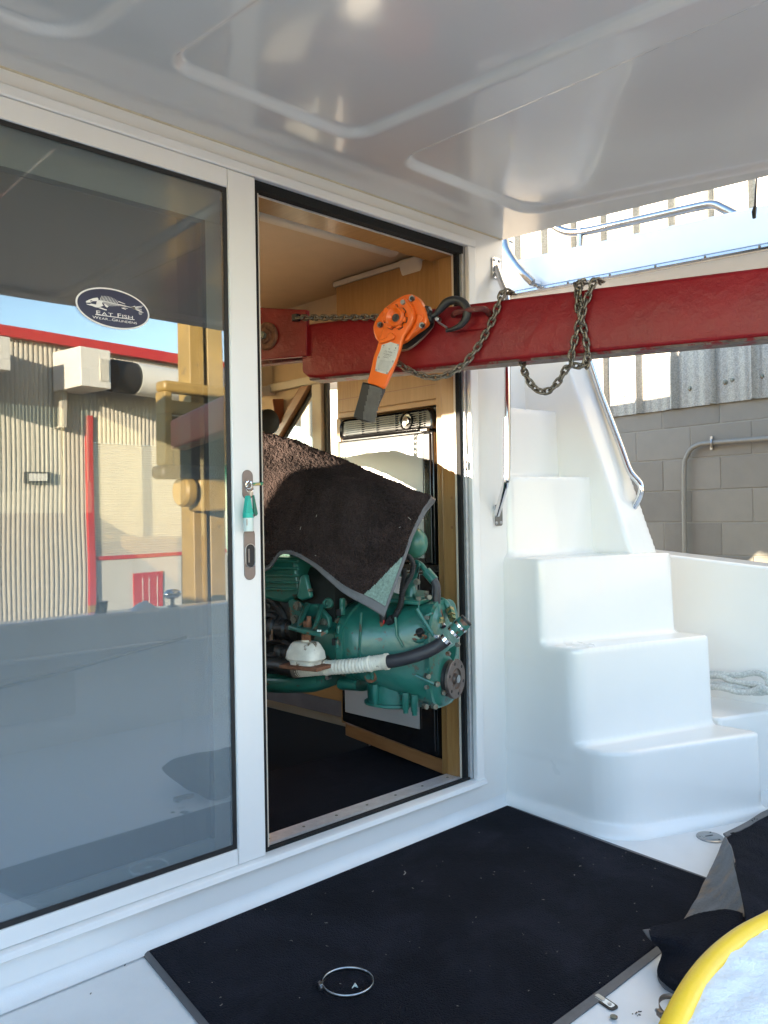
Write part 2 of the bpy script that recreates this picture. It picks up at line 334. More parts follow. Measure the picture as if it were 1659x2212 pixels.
# concave cove between deck and bulkhead
R = .035
cv = []
for x in (-1.4, 2.575):
    cv.append([Vector((x, -R*(1-sin(a*pi/16)) - .0015, .003 + R*(1-cos(a*pi/16)) - KS*R*(1-a/8))) for a in range(9)])
struct('deck_cove', MB().grid(cv), GELF, ang=80)
wall = MB()
wall.box((-1.45,0,-.1),(2.402,.04,.112)); wall.box((-1.45,0,2.088),(2.402,.04,2.155)); wall.box((2.402,0,-.1),(2.603,.04,2.155)); wall.box((-1.45,0,.112),(-.6,.04,2.088))
struct('cabin_wall', wall, GEL)
# hardtop underside with three moulded panels
def panel_sd(x, y, xl, xr, yt, r, splay):
    l = xl + splay[0]*(y-yt); q = xr + splay[1]*(y-yt)
    dx = max(l-x, x-q) + r; dy = max(y-yt, -1.62-y) + r
    return sqrt(max(dx,0)**2 + max(dy,0)**2) + min(max(dx,dy),0) - r
PAN = [(-.2,.815,-.205,.12,(0,-.02)), (1.0,1.578,-.283,.07,(0,.01)), (1.775,2.425,-.262,.075,(.08,-.15))]
def ceil_off(x, y):
    h = 0
    for xl,xr,yt,r,sp in PAN:
        d = panel_sd(x, y, xl, xr, yt, r, sp)
        if d < .05:
            t = min(1, max(0, (.011-d)/.022)); h = max(h, .019*t*t*(3-2*t))
    return h
nx, ny = 440, 214
G = []
for j in range(ny):
    y = -1.70 + 1.70*j/(ny-1); row = []
    for i in range(nx):
        x = -.9 + 3.503*i/(nx-1)
        edge = min(2.603-x, y+2.2); rnd = -.012*0
        row.append(Vector((x, y, 2.148 + KS*y + ceil_off(x, y))))
    G.append(row)
ht = MB().grid(G)
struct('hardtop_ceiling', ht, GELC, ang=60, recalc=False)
for f in bpy.data.objects['hardtop_ceiling'].data.polygons: pass
hb = MB(); zt = .14
hb.add([(-1.45,-1.7,2.1485+KS*-1.7),(-.9,-1.7,2.1485+KS*-1.7),(-.9,0,2.1485),(-1.45,0,2.1485)], [(0,1,2,3)])
hb.add([(2.603,-1.7,2.148+KS*-1.7),(2.603,0,2.148),(2.603,0,2.148+zt),(2.603,-1.7,2.148+zt+KS*-1.7)], [(0,1,2,3)])
hb.add([(-1.45,-1.7,2.148+KS*-1.7),(2.603,-1.7,2.148+KS*-1.7),(2.603,-1.7,2.148+zt+KS*-1.7),(-1.45,-1.7,2.148+zt+KS*-1.7)], [(0,1,2,3)])
hb.add([(-1.45,-1.7,2.148+zt+KS*-1.7),(2.603,-1.7,2.148+zt+KS*-1.7),(2.603,0,2.148+zt),(-1.45,0,2.148+zt)], [(0,1,2,3)])
up_ = MB().box((2.42,-1.66,2.215),(2.50,1.15,2.58)); struct('rim_shade_block', up_, GEL, bev=.02)  # unseen block added on the hardtop to keep sun off the flybridge rim
struct('hardtop_shell', hb, GEL, ang=0, recalc=False)
# cabin shell: floor, side walls, ceiling, forward wall
cab = MB(); cab.add([(-1.3,.04,.1),(2.58,.04,.1),(2.58,.69,.1),(2.0,.715,.1),(-1.3,.80,.1)], [(0,1,2,3,4)])
struct('saloon_floor', cab, CPTN, ang=0)
struct('bilge_floor', MB().add([(-1.3,.04,-.75),(2.58,.04,-.75),(2.58,3.5,-.75),(-1.3,3.5,-.75)], [(0,1,2,3)]), DARKV, ang=0)
bw = MB()
bw.add([(-1.3,.70,.095),(2.0,.70,.095),(2.58,.685,.095),(2.58,.685,-.75),(-1.3,.70,-.75)], [(0,1,2,3,4)])
bw.add([(2.5,.69,.16),(2.5,3.5,.16),(2.5,3.5,-.75),(2.5,.69,-.75)], [(0,1,2,3)])
bw.add([(-1.3,3.4,.16),(2.5,3.4,.16),(2.5,3.4,-.75),(-1.3,3.4,-.75)], [(0,1,2,3)])
struct('bilge_wall', bw, DARKV, ang=0)
ce = MB(); ce.box((-1.45,.04,2.125),(2.62,3.6,2.29)); struct('saloon_ceiling', ce, TAN)
# starboard wall with raked side window
X = 2.585
def sw(y, z): return (X, y, z)
st = MB()
for q in [((.04,-.1),(.955,-.1),(.955,2.13),(.04,2.13)), ((.955,-.1),(3.5,-.1),(3.5,1.0),(.955,1.0)), ((.955,1.725),(3.5,1.735),(3.5,2.13),(.955,2.13)),
          ((1.93,1.0),(3.5,1.0),(3.5,1.735),(1.145,1.727))]:
    a = [sw(*p) for p in q]; st.prism(a, (.018,0,0))
struct('starboard_wall', st, TAN)
ow = MB().box((2.604,.06,-.1),(2.607,.954,2.13)); struct('starboard_outer_wall', ow, GEL)
fwd = MB(); fwd.box((-1.45,3.5,-.75),(2.6,3.55,1.15)); fwd.box((-1.45,3.5,1.85),(2.6,3.55,2.13))
for x in (-1.45,-.1,1.2,2.4): fwd.box((x,3.5,1.15),(x+.12,3.55,1.85))
struct('forward_wall', fwd, TAN)
pw = MB(); pw.box((-1.05,.04,-.75),(-1.0,3.5,1.45)); pw.box((-1.05,.04,2.05),(-1.0,3.5,2.13))
pw.box((-1.05,.04,1.45),(-1.0,1.93,2.05)); pw.box((-1.05,2.85,1.45),(-1.0,3.5,2.05))
struct('port_wall', pw, TAN)

struct('ceiling_joint', MB().tube([(-1.4,-.002,2.1475),(2.598,-.002,2.1475)], .0035, 6), M('aged_sealant',(.62,.54,.38),.6,var=.12,scale=30))
# moulded stairs on the starboard side
def rounded(poly, rads, n=7):
    out = []; m = len(poly)
    for i, p in enumerate(poly):
        r = rads[i]; p = Vector((*p, 0)); a = Vector((*poly[i-1], 0)); b = Vector((*poly[(i+1) % m], 0))
        if r <= 0: out.append(p); continue
        u = (a-p).normalized(); v = (b-p).normalized(); ang = u.angle(v); t = r/tan(ang/2)
        c = p + (u+v).normalized()*r/sin(ang/2); s = p + u*t - c; e = p + v*t - c
        for k in range(n):
            f = k/(n-1); d = s.slerp(e, f) if s.length > 1e-6 else s; out.append(c + d.normalized()*r)
    return out
steps = [(-.30,.268,-.455,-.715,.17,2.573), (.268,.612,-.318,-.525,.075,2.575), (.612,.930,-.165,-.375,.035,2.577), (.93,1.243,-.01,-.10,.03,2.60), (1.243,1.53,.135,.065,.03,2.60), (1.53,1.80,.30,.23,.03,2.60)]
sb = MB()
for i, (z0, z1, yl, yr, r, xl) in enumerate(steps):
    xr = 3.21 if i < 3 else 3.16; yb = .9 + .01*i
    pl = [(xl, yb), (xl, yl), (xr, yr), (xr, yb)]
    for a, b, gr in ((z0 - (.06 if i else 0), z1, 0),):
        o1 = rounded([(xl-.006, yb), (xl-.006, yl-.012), (xr+.006, yr-.012), (xr+.006, yb)], [0, r, .03, 0]); o2 = rounded(pl, [0, r, .03, 0])
        ring = [[Vector((p.x, p.y, a)) for p in o1], [Vector((p.x, p.y, b)) for p in o2]]
        sb.loft(ring)
# flared foot that makes the cove to the deck
o1 = rounded([(2.545,.3),(2.545,-.49),(3.24,-.75),(3.24,.3)], [0,.19,.03,0]); o2 = rounded([(2.560,.3),(2.560,-.47),(3.22,-.728),(3.22,.3)], [0,.18,.03,0])
sb.loft([[Vector((p.x,p.y,-.3)) for p in o1], [Vector((p.x,p.y,KS*p.y+.006)) for p in o1], [Vector((p.x,p.y,KS*p.y+.028)) for p in o2]])
def moulded(mb, name, vox, it):
    me = mb.mesh(name+'_src', Vector(), 0); o = bpy.data.objects.new('src', me); C.objects.link(o)
    r = o.modifiers.new('r', 'REMESH'); r.mode = 'VOXEL'; r.voxel_size = vox; r.use_smooth_shade = True
    s = o.modifiers.new('s', 'SMOOTH'); s.factor = .5; s.iterations = it
    dg = bpy.context.evaluated_depsgraph_get(); dg.update(); out = bpy.data.meshes.new_from_object(o.evaluated_get(dg)); out.name = name
    bpy.data.objects.remove(o); out.shade_smooth(); return out
stairs = thing('boat_stairs', 'white moulded gelcoat stairs climbing beside the cabin doorway', 'stairs', (0,0,0))
link('step_moulding', moulded(sb, 'step_moulding', .009, 5), GEL, stairs)
wg = MB()
prof = [(-.30,.925),(.0,1.755),(.02,1.80),(.9,1.80),(.9,.925)]
wg.loft([[Vector((x, y+dy, z)) for y, z in prof] for x, dy in ((3.055,.03),(3.205,0),(3.23,.06))])
link('side_wing', moulded(wg, 'side_wing', .009, 5), GEL, stairs)

# gunwale, ledge and transom
def slab(x0, x1, y0, y1, zf, zb): # box with sloping top, zf(y)
    return MB().add([(x0,y0,zb),(x1,y0,zb),(x1,y1,zb),(x0,y1,zb),(x0,y0,zf(y0)),(x1,y0,zf(y0)),(x1,y1,zf(y1)),(x0,y1,zf(y1))], [(0,3,2,1),(4,5,6,7),(0,1,5,4),(1,2,6,5),(2,3,7,6),(3,0,4,7)])
solo('starboard_gunwale', slab(3.6,3.78,-2.9,1.2,lambda y: .911+.093*y,-1.2), GEL, 'plain white cockpit side bulwark behind the coiled rope', 'bulwark', bev=.012)
solo('port_gunwale', slab(-1.62,-1.45,-2.9,-1.05,lambda y: .911+.093*y,-1.2), GEL, 'white port bulwark of the cockpit', 'bulwark', bev=.012)
solo('port_sun_block', slab(-1.62,-1.45,-1.04,.1,lambda y: 1.34,-1.2), GEL, 'tall white slab added out of view to keep sun off the transom', 'bulwark', bev=.012)  # unseen slab added to shade the transom from the low port sun
led = MB(); o1 = [(3.235,-.535),(3.60,-.665),(3.60,.3),(3.235,.3)]
led.prism([Vector((*p,-.3)) for p in o1], (0,0,.585)); solo('side_ledge', led, GEL, 'low white ledge with the coiled rope on it, right of the stairs', 'ledge', bev=.012, seg=3)
tr = thing('transom', 'white transom bulwark closing the back of the cockpit', 'bulwark', (1,-2.65,-.2))
part('transom_wall', MB().box((-1.45,-2.78,-.3),(3.6,-2.62,.555)), GEL, tr, bev=.02)
part('tuna_door', MB().box((.2,-2.62,.0),(.9,-2.605,.50)), GEL, tr, bev=.01)
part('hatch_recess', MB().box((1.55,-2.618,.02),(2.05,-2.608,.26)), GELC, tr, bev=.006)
part('toe_rail', MB().box((-1.4,-2.60,.35),(3.5,-2.56,.37)), GEL, tr, bev=.006)
bh = MB().tube([(1.0,-2.57,.16),(1.9,-2.55,.27),(2.7,-2.53,.385)], .009, 8)
solo('boat_hook', bh, STEELD, 'long pole hung along the inside of the transom', 'pole')

# flybridge rim beyond the hardtop edge
rim = thing('flybridge_bulwark', 'white flybridge side rim with stainless rub rail above the red beam', 'boat bulwark', (3.4,-.5,2.1))
def rimz(y, z): return z + .047*(y-.34)
rb = MB(); prs = [(3.40,2.185),(3.415,2.30),(3.44,2.352),(3.50,2.362),(3.55,2.30),(3.56,2.19)]
rb.loft([[Vector((x+ (.0), y, rimz(y, z))) for x, z in prs] for y in (-3.2,-1.5,0,.8,1.55)]); part('rim_panel', rb, GEL, rim, ang=50)
tb = MB(); tb.tube([(3.395, y, rimz(y, 2.172)) for y in (-3.2,-1,.3,1.55)],   .016, 10); part('rub_rail', tb, RAILM, rim)
sf = MB(); sf.add([(3.40,-3.2,rimz(-3.2,2.16)),(3.40,1.55,rimz(1.55,2.16)),(3.60,1.55,rimz(1.55,2.05)),(3.60,-3.2,rimz(-3.2,2.05))], [(0,1,2,3)]); sf.add([(3.60,-3.2,rimz(-3.2,2.05)),(3.60,1.55,rimz(1.55,2.05)),(3.56,1.55,rimz(1.55,2.2)),(3.56,-3.2,rimz(-3.2,2.2))], [(0,1,2,3)])
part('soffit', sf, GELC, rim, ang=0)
sm = link('rail_screw', MB().lathe((0,0,0),(-1,0,0),[(0,.006),(.003,.005),(.004,.001)],8).mesh('rail_screw'), BOLT, rim)
sm.location = Vector((3.380,-.66,rimz(-.66,2.174))) - OFF[rim.name]
for y in (-.44,-.22,0.0,.22): inst('rail_screw', sm.data, rim, (3.380,y,rimz(y,2.174)))

#RAILS
def on_rim(px, py, x=3.40): return ox(px, py, x)
hr = thing('flybridge_rail', 'long stainless rail running along the top of the flybridge rim', 'rail', (3.47,-.4,2.35))
pth = [ox(p[0],p[1],3.47) for p in ((1178,462),(1196,487),(1225,501),(1262,500),(1330,486),(1420,466),(1505,447),(1540,442),(1565,452),(1600,470))]
part('rail_tube', MB().tube(catmull(pth, 40), .019, 12), RAILM, hr)
part('rail_post', MB().tube([ox(1254,497,3.47), ox(1252,545,3.47)], .015, 10), RAILM, hr)
part('rail_post', MB().tube([ox(1590,466,3.47), ox(1592,500,3.47)], .0125, 10), STEEL, hr)
part('post_collar', MB().tube([ox(1254,493,3.47), ox(1254,503,3.47)], .017, 10), STEELD, hr)
g1 = thing('grab_rail', 'short stainless grab rail slanting down the inside of the flybridge rim', 'rail', (3.38,.3,2.2))
p1 = [ox(1090,517,3.36), ox(1096,541,3.345), ox(1112,568,3.335), ox(1132,592,3.33), ox(1150,610,3.345)]
part('rail_tube', MB().tube(catmull(p1, 20), .0195, 12), RAILM, g1)
part('rail_foot', MB().tube([p1[-1], p1[-1]+Vector((.06,0,0))], .017, 12), STEEL, g1)
part('rail_foot', MB().tube([p1[0], p1[0]+Vector((.05,0,.0))], .017, 12), STEEL, g1)
def flange(par, c, hw=.024, hh=.040):
    c = Vector(c)
    pts = rounded([(-hw,-hh),(hw,-hh),(hw,hh),(-hw,hh)], [.01]*4, 4)
    f = part('rail_flange', MB().prism([Vector((c.x+p.x, c.y, c.z+p.y)) for p in pts], (0,-.005,0)), STEEL, par)
    for sx in (-1,1):
        for sz in (-1,1):
            part('screw', MB().lathe((c.x+sx*hw*.6, c.y-.005, c.z+sz*hh*.72), (0,-1,0), [(0,.0065),(.003,.0055),(.0042,.002)], 10), STEELD, f)
g2 = thing('grab_rail', 'vertical stainless grab rail bolted to the wall right of the doorway', 'rail', (2.5,-.05,1.1))
t1 = oy(1070,580); t2 = oy(1074,1113)
flange(g2, (t1.x, -.002, t1.z)); flange(g2, (t2.x, -.002, t2.z))
pp = [oy(1072,578,-.006), oy(1084,605,-.045), oy(1094,640,-.082), oy(1096,690,-.092), oy(1096,850,-.092), oy(1095,1020,-.092), oy(1093,1040,-.088), oy(1085,1072,-.055), oy(1073,1112,-.006)]
pp = [pp[0]] + [pp[0].lerp(pp[2], .5)] + pp[2:]
part('rail_tube', MB().tube(catmull(pp, 60), .0125, 12), STEEL, g2)
g3 = thing('grab_rail', 'sloping stainless handrail on the outer wing of the stairs', 'rail', (3.2,-.2,1.0))
hp = [ox(1246,715,3.12)+Vector((0,.06,0)), ox(1262,755,3.16), ox(1300,858,3.17), ox(1340,962,3.17), ox(1361,1018,3.17), ox(1378,1048,3.17)+Vector((0,-.012,0)), ox(1378,1075,3.17)+Vector((0,-.006,0)), ox(1370,1116,3.165)+Vector((0,.03,0))]
part('rail_tube', MB().tube(catmull(hp, 60), .0135, 12), STEEL, g3)

#DOOR
# fixed door frame: white aluminium surround
fr = thing('door_frame', 'white aluminium frame around the wide sliding doorway', 'door frame', (1,0,.1))
YF = -.020
part('head_rail', MB().box((-.6,YF,2.0745),(2.418,.035,2.104)), ALU, fr, bev=.004)
part('jamb_rail', MB().box((2.376,YF,.128),(2.418,.0,2.0745)), ALU, fr, bev=.004)
part('sill_rail', MB().prism([(-.6,.03,.104),(-.6,-.018,.104),(-.6,-.034,.112),(-.6,-.030,.128),(-.6,-.014,.1325),(-.6,.03,.1325)], (3.018,0,0)), ALU, fr, bev=.002)
part('jamb_track', MB().box((2.366,.003,.135),(2.385,.020,2.0745)), ALUM, fr, bev=.001)
part('jamb_channel', MB().box((2.380,-.012,.135),(2.3865,.003,2.0745)), STEELD, fr)
part('brush_seal', MB().box((2.353,.016,.135),(2.368,.034,2.07)), BRUSH, fr)
part('jamb_lip', MB().box((2.351,.034,.13),(2.366,.042,2.068)), CRM, fr)
part('head_seal', MB().box((1.44,.0,2.048),(2.37,.03,2.0745)), BRUSH, fr)
part('head_lip', MB().box((1.47,.034,2.045),(2.36,.038,2.050)), ALUM, fr)
part('track_seal', MB().box((1.45,.004,.1325),(2.372,.022,.140)), BRUSH, fr)
lt = part('strike_plate', MB().box((2.372,.0025,1.23),(2.384,-.004,1.315)), STEELD, fr, bev=.001)
part('strike_lug', MB().prism([(2.368,-.006,1.258),(2.361,-.006,1.268),(2.361,-.006,1.280),(2.368,-.006,1.290)], (0,.008,0)), STEEL, fr)
sp = MB(); sp.box((1.455,.03,.118),(2.36,.118,.131))
for y, h in ((.036,.0045),(.05,.003)): sp.box((1.456,y,.1305),(2.358,y+.006,.131+h))
sill = part('threshold', sp, ALUM, fr)
for i in range(7):
    part('screw', MB().lathe((1.52+i*.135,.085,.131),(0,0,1),[(0,.005),(.0015,.0042)],8), BOLT, sill)
# sliding leaf parked at the left
lf = thing('sliding_door', 'open sliding glass door leaf with white frame, parked over the fixed pane', 'door', (1,-.01,.13))
part('top_rail', MB().box((-.2,-.0165,2.021),(1.341,.012,2.073)), ALU, lf, bev=.002)
part('bottom_rail', MB().box((-.2,-.0165,.1345),(1.341,.012,.178)), ALU, lf, bev=.002)
part('stile', MB().box((1.3425,-.0185,.1345),(1.4345,.014,2.072)), ALU, lf, bev=.003)
part('stile_seal', MB().box((1.4345,-.002,.140),(1.4435,.016,2.06)), BRUSH, lf)
part('stile_lip', MB().box((1.4345,.016,.136),(1.4665,.019,2.045)), BRUSH, lf)
part('stile_edge', MB().box((1.4665,.0155,.136),(1.4705,.0205,2.045)), CRM, lf)
gs = MB(); a = .012
gs.box((-.2,-.0105,2.009),(1.3425,-.008,2.021)); gs.box((-.2,-.0105,.178),(1.3425,-.008,.192)); gs.box((1.3305,-.0105,.192),(1.3425,-.008,2.009))
part('glazing_gasket', gs, BLK, lf)
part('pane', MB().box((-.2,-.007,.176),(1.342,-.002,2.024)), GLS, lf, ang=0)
# fixed pane behind it
ff = thing('fixed_window', 'fixed tinted pane in grey frame behind the sliding door leaf', 'window', (1,.06,.13))
GF = M('grey_frame', (.72,.73,.74), .4, var=.03)
part('head_rail', MB().box((-.3,.055,1.94),(1.365,.085,2.045)), GF, ff, bev=.003)
part('stile', MB().box((1.312,.054,.14),(1.366,.084,1.9395)), GF, ff, bev=.003)
part('bottom_rail', MB().box((-.3,.055,.14),(1.3115,.085,.2)), GF, ff, bev=.003)
part('gasket', MB().box((1.300,.053,.2),(1.3118,.060,1.928)).box((-.3,.053,1.928),(1.3118,.060,1.9398)), BLK, ff)
part('pane', MB().box((-.3,.066,.2),(1.3115,.071,1.94)), GLS2, ff, ang=0)
part('curtain_gap', MB().box((-.6,.09,2.045),(1.42,.12,2.09)), CRM, ff)

# lock, pull and keys
def plate(name, par, cx, cz, hw, hh, y0, th, mat, n=10):
    pts = rounded([(-hw,-hh),(hw,-hh),(hw,hh),(-hw,hh)], [hw*.98]*4, n)
    return part(name, MB().prism([Vector((cx+p.x, y0, cz+p.y)) for p in pts], (0,-th,0)), mat, par, bev=.0012)
K = lambda cx, cy, y=-.0185: oy(472.4+cx*.1406, 979.3+cy*.1406, y)
c = K(439,480); top = K(435,255); bot = K(435,712)
hw = (K(522,480)-K(357,480)).x/2
plate('lock_plate', lf, c.x, (top.z+bot.z)/2, hw, (top.z-bot.z)/2, -.0184, .003, BROWN)
lc = K(443,487)
part('lock_barrel', MB().lathe((lc.x,-.0212,lc.z),(0,-1,0),[(0,.0125),(.004,.012),(.0045,.009),(.003,.008)],24), STEEL, lf)
part('lock_core', MB().lathe((lc.x,-.0222,lc.z),(0,-1,0),[(0,.008),(.003,.008)],20), BROWN, lf)
c = K(469,1565); top = K(460,1150); bot = K(469,1945)
pl = plate('pull_plate', lf, c.x, (top.z+bot.z)/2, hw*1.03, (top.z-bot.z)/2, -.0184, .0035, BROWN)
c2 = K(474,1570); h2 = (K(474,1395).z-K(474,1745).z)/2
pts = rounded([(-.0155,-h2),(.0155,-h2),(.0155,h2),(-.0155,h2)], [.0152]*4, 9)
part('pull_recess', MB().prism([Vector((c2.x+p.x,-.0218,c2.z+p.y)) for p in pts], (0,-.0012,0)), BLK, pl)
part('pull_lip', MB().tube([Vector((c2.x+p.x*1.04,-.0232,c2.z+p.y*1.02)) for p in pts], .0014, 6, closed=True), STEELD, pl)
part('pull_finger', MB().tube([(c2.x-.006,-.0235,c2.z-h2*.6),(c2.x-.006,-.0235,c2.z+h2*.6)], .003, 8), BROWN, pl)
key = thing('door_key', 'small key standing in the lock with a split ring', 'key', (lc.x,-.03,lc.z))
part('key_blade', MB().obox((lc.x+.006,-.034,lc.z+.001),((1,0,.05),(0,1,0),(-.05,0,1)),(.0018,.012,.004)), STEEL, key)
part('key_bow', MB().obox((lc.x+.014,-.050,lc.z+.002),((1,-.35,.06),(.35,1,0),(0,0,1)),(.014,.0012,.0045)), BRASS, key, bev=.001)
rc = K(478,530,-.048)
part('split_ring', MB().tube([rc+Vector((.0115*cos(t*pi/12), .003*sin(t*pi/6), .0115*sin(t*pi/12))) for t in range(24)], .0011, 6, closed=True), STEEL, key)
part('key_head', MB().lathe(K(495,620,-.047),(0,-1,0),[(0,.006),(.002,.006)],14), STEELD, key)
fb = thing('key_float', 'teal and white plastic key float hanging from the door key', 'key ring', tuple(K(455,900,-.045)))
ctr = K(455,960,-.042)
tpz = [K(455,y,-.042).z for y in (650,915,935,990,1195)]
part('cap', MB().loft([[Vector((ctr.x-.001+sx*wd, ctr.y+sy*.008, z)) for sx, sy in ((-1,-1),(1,-1),(1,1),(-1,1))] for z, wd in ((tpz[0],.0038),(tpz[0]-.005,.0042),(tpz[1],.0125))]), TEAL, fb, bev=.001)
part('cap_collar', MB().lathe((ctr.x,ctr.y,tpz[1]),(0,0,-1),[(0,.0148),(.0,.0158),(tpz[1]-tpz[3],.0158)],24), TEAL, fb)
part('float_body', MB().lathe((ctr.x,ctr.y,tpz[3]),(0,0,-1),[(0,.0142),((tpz[3]-tpz[4]),.0140),((tpz[3]-tpz[4])+.001,.012)],24), FROST, fb)
part('clip', MB().obox((ctr.x+.009,ctr.y-.0135,(tpz[1]+tpz[3])/2),((1,.5,0),(-.5,1,0),(0,0,1)),(.004,.0012,.004)), STEELD, fb)
part('clip', MB().obox((ctr.x-.0118,ctr.y-.010,tpz[3]-.012),((1,0,0),(0,1,0),(0,0,1)),(.0012,.001,.009)), STEELD, fb)
ft = solo('key_tag', MB().prism([K(530,640,-.040),K(552,640,-.040),K(606,930,-.036),K(580,965,-.036),K(540,945,-.038)], (0,.006,0)), M('dark_green_tag',(.01,.16,.11),.4,var=.3,scale=60), 'dark green tag hanging behind the teal key float', 'key tag', bev=.0015)

# oval sticker on the glass
YS = -.0073
stc = oy(241,667.5,YS); ux = (oy(321,683,YS)-oy(164,650,YS)); ua = atan2(ux.z-.0, ux.x); HW = .0; 
sL = oy(163,657,YS); sR = oy(322.5,676,YS); sT = oy(238,622,YS); sB = oy(246,709,YS)
SCX = (sL+sR)/2; SW = (sR.x-sL.x)/2; SH = (sT.z-sB.z)/2
rot = -.03
def sp2(u, v, y=0): # u,v in -1..1
    a, b = u*SW, v*SH; return Vector((SCX.x + a*cos(rot)-b*sin(rot), YS - y, SCX.z + a*sin(rot)+b*cos(rot)))
stk = thing('sticker', 'oval navy fish skeleton sticker reading EAT FISH on the door glass', 'sticker', tuple(SCX))
el = [(cos(t*pi/32), sin(t*pi/32)) for t in range(64)]
part('sticker_rim', MB().prism([sp2(a, b) for a, b in el], (0,-.0004,0)), WPRINT, stk, ang=0)
part('sticker_field', MB().prism([sp2(a*.955, b*.925, .0006) for a, b in el], (0,-.0003,0)), NAVYP, stk, ang=0)
# lettering and fish, drawn from the 1659 x 1043 enlargement of the sticker (centre 818,565)
def sq(cx, cy, y=.0012):
    q = oy((250+cx/4.74)/1.736, (1040+cy/4.74)/1.736, YS); return Vector((q.x, YS - y, q.z))
fish = MB()
def poly(pts, y=.0012): fish.prism([sq(*p, y) for p in pts], (0,-.0002,0))
poly([(335,440),(350,420),(400,395),(470,372),(540,362),(562,385),(555,420),(530,425),(470,425),(440,412),(415,415),(415,432),(470,425),(420,450),(350,452)])
poly([(340,470),(400,478),(430,470),(520,485),(530,430),(570,405),(640,425),(625,470),(650,505),(600,525),(560,540),(500,532),(450,510),(370,490)])
poly([(560,545),(600,535),(660,560),(710,575),(705,590),(670,583),(620,565)])
def stroke(p, q, wd=5):
    p, q = Vector(p), Vector(q); d = (q-p).normalized(); n = Vector((-d.y, d.x))*wd
    poly([p+n, q+n*.5, q-n*.5, p-n])
stroke((620,420),(900,480),7); stroke((900,480),(1150,540),8)
for i in range(13):
    f = i/12; b = (590+f*300, 412+f*58); t = (600+f*300+18, 330+f*95-(30*sin(f*pi)))
    stroke(b, t, 5)
for i in range(13):
    f = i/12; stroke((640+f*260, 435+f*48), (690+f*240, 520-f*8), 4)
for i in range(7):
    f = i/6; stroke((940+f*100, 478+f*25), (925+f*110, 510+f*22), 4)
poly([(655,470),(690,480),(740,520),(715,540),(680,515)])
for a in ((1150,540),(1355,510)),((1160,545),(1330,540)),((1170,550),(1330,575)),((1180,555),(1335,605)),((1190,560),(1360,632)): stroke(a[0], a[1], 7)
poly([(1120,530),(1160,525),(1210,505),(1215,575),(1160,550)])
stroke((975,545),(1050,575),7); stroke((1000,545),(1080,555),6); stroke((920,432),(1035,478),7)
poly([(505,655),(1202,750),(1200,762),(505,667)])
part('fish_print', fish, WPRINT, stk, ang=0, recalc=False)
def letters(txt, p0, p1, big, small, name='lettering'):
    """small-caps line of text between two points of the sticker"""
    a = sq(*p0, .0013); b = sq(*p1, .0013); d = (b-a); L = d.length; d.normalize(); up = Vector((-d.z, 0, d.x))
    specs = []; wd = 0
    for ch in txt:
        s = big if ch.isupper() and ch in 'EFWG' and (not specs or specs[-1][0] in ' .') else small
        if ch == ' ': specs.append((ch, s, .45*s, None)); wd += .45*s; continue
        me = text_mesh(ch.upper(), s); xs = [v.co.x for v in me.vertices]; cw = max(xs)-min(xs); adv = cw + .12*s
        specs.append((ch, s, adv, (me, min(xs)))); wd += adv
    sc = L/wd; x = 0
    for ch, s, adv, mm in specs:
        if mm:
            me, mn = mm
            for v in me.vertices: q = (v.co.x-mn)*sc; h = v.co.y*1.0; v.co = a + d*(x*sc+q) + up*h - SCX
            link(name, me, WPRINT, stk)
        x += adv
big = (sq(530,585)-sq(530,655)).z*1.36; small = big*.82
letters('Eat Fish', (525,655), (1190,745), big, small)
big2 = (sq(470,685)-sq(470,735)).z*1.36
letters('Wear...Grundéns', (455,728), (1255,838), big2, big2*.82)
rg = text_mesh('®', .012)
for v in rg.vertices: v.co = Vector((v.co.x, 0, v.co.y)) + sq(1305,668,.0013) - SCX
link('lettering', rg, WPRINT, stk)

#YARD
# neighbouring block building on the starboard side
WU = Vector((sin(radians(6.8)), cos(radians(6.8)), 0)); WN = Vector((-WU.y, WU.x, 0)); W0 = Vector((5.18, .58, 0)); WD = WN.dot(W0)
def wp(px, py, off=0): return onp(px, py, WN, WD + off)
def wq(s, z, off=0): return W0 + WU*s + Vector((0,0,z)) + WN*off
bb = thing('block_building', 'grey building with corrugated metal above painted concrete block', 'building', (5.3,.5,-2.9))
zc = [1.757] + [1.632-.2045*i for i in range(24)]
core = MB(); a = wq(-3.2,0,-.0085); b = wq(40,0,-.0085); 
core.add([(*a.xy,-2.9),(*b.xy,-2.9),(*b.xy,1.8),(*a.xy,1.8)], [(0,1,2,3)]); part('mortar_bed', core, MORT, bb, ang=0, recalc=False)
bm_ = MB().obox((0,0,0), (WU, WN, Vector((0,0,1))), (.205-.0034,.045,.0988)).mesh('block', Vector(), 0)
bm0 = MB().obox((0,0,0), (WU, WN, Vector((0,0,1))), (.205-.0034,.045,.0592)).mesh('block', Vector(), 0)
CONCS = [CONC, M('painted_block_dull', (.16, .142, .12), .78, var=.07, scale=9, bump=.0013, bscale=110, wear=((.15, .13, .11), 14, .66, .06)), M('painted_block_pale', (.188, .167, .14), .72, var=.06, scale=8, bump=.0010, bscale=130, wear=((.30, .27, .23), 30, .68, .05))]
BMS = []
for me in (bm_, bm0):
    L3 = []
    for cm in CONCS: m_ = me.copy(); m_.materials.append(cm); L3.append(m_)
    BMS.append(L3)
def add_bev(o):
    b = o.modifiers.new('bevel','BEVEL'); b.width = .003; b.segments = 1
rest = MB()
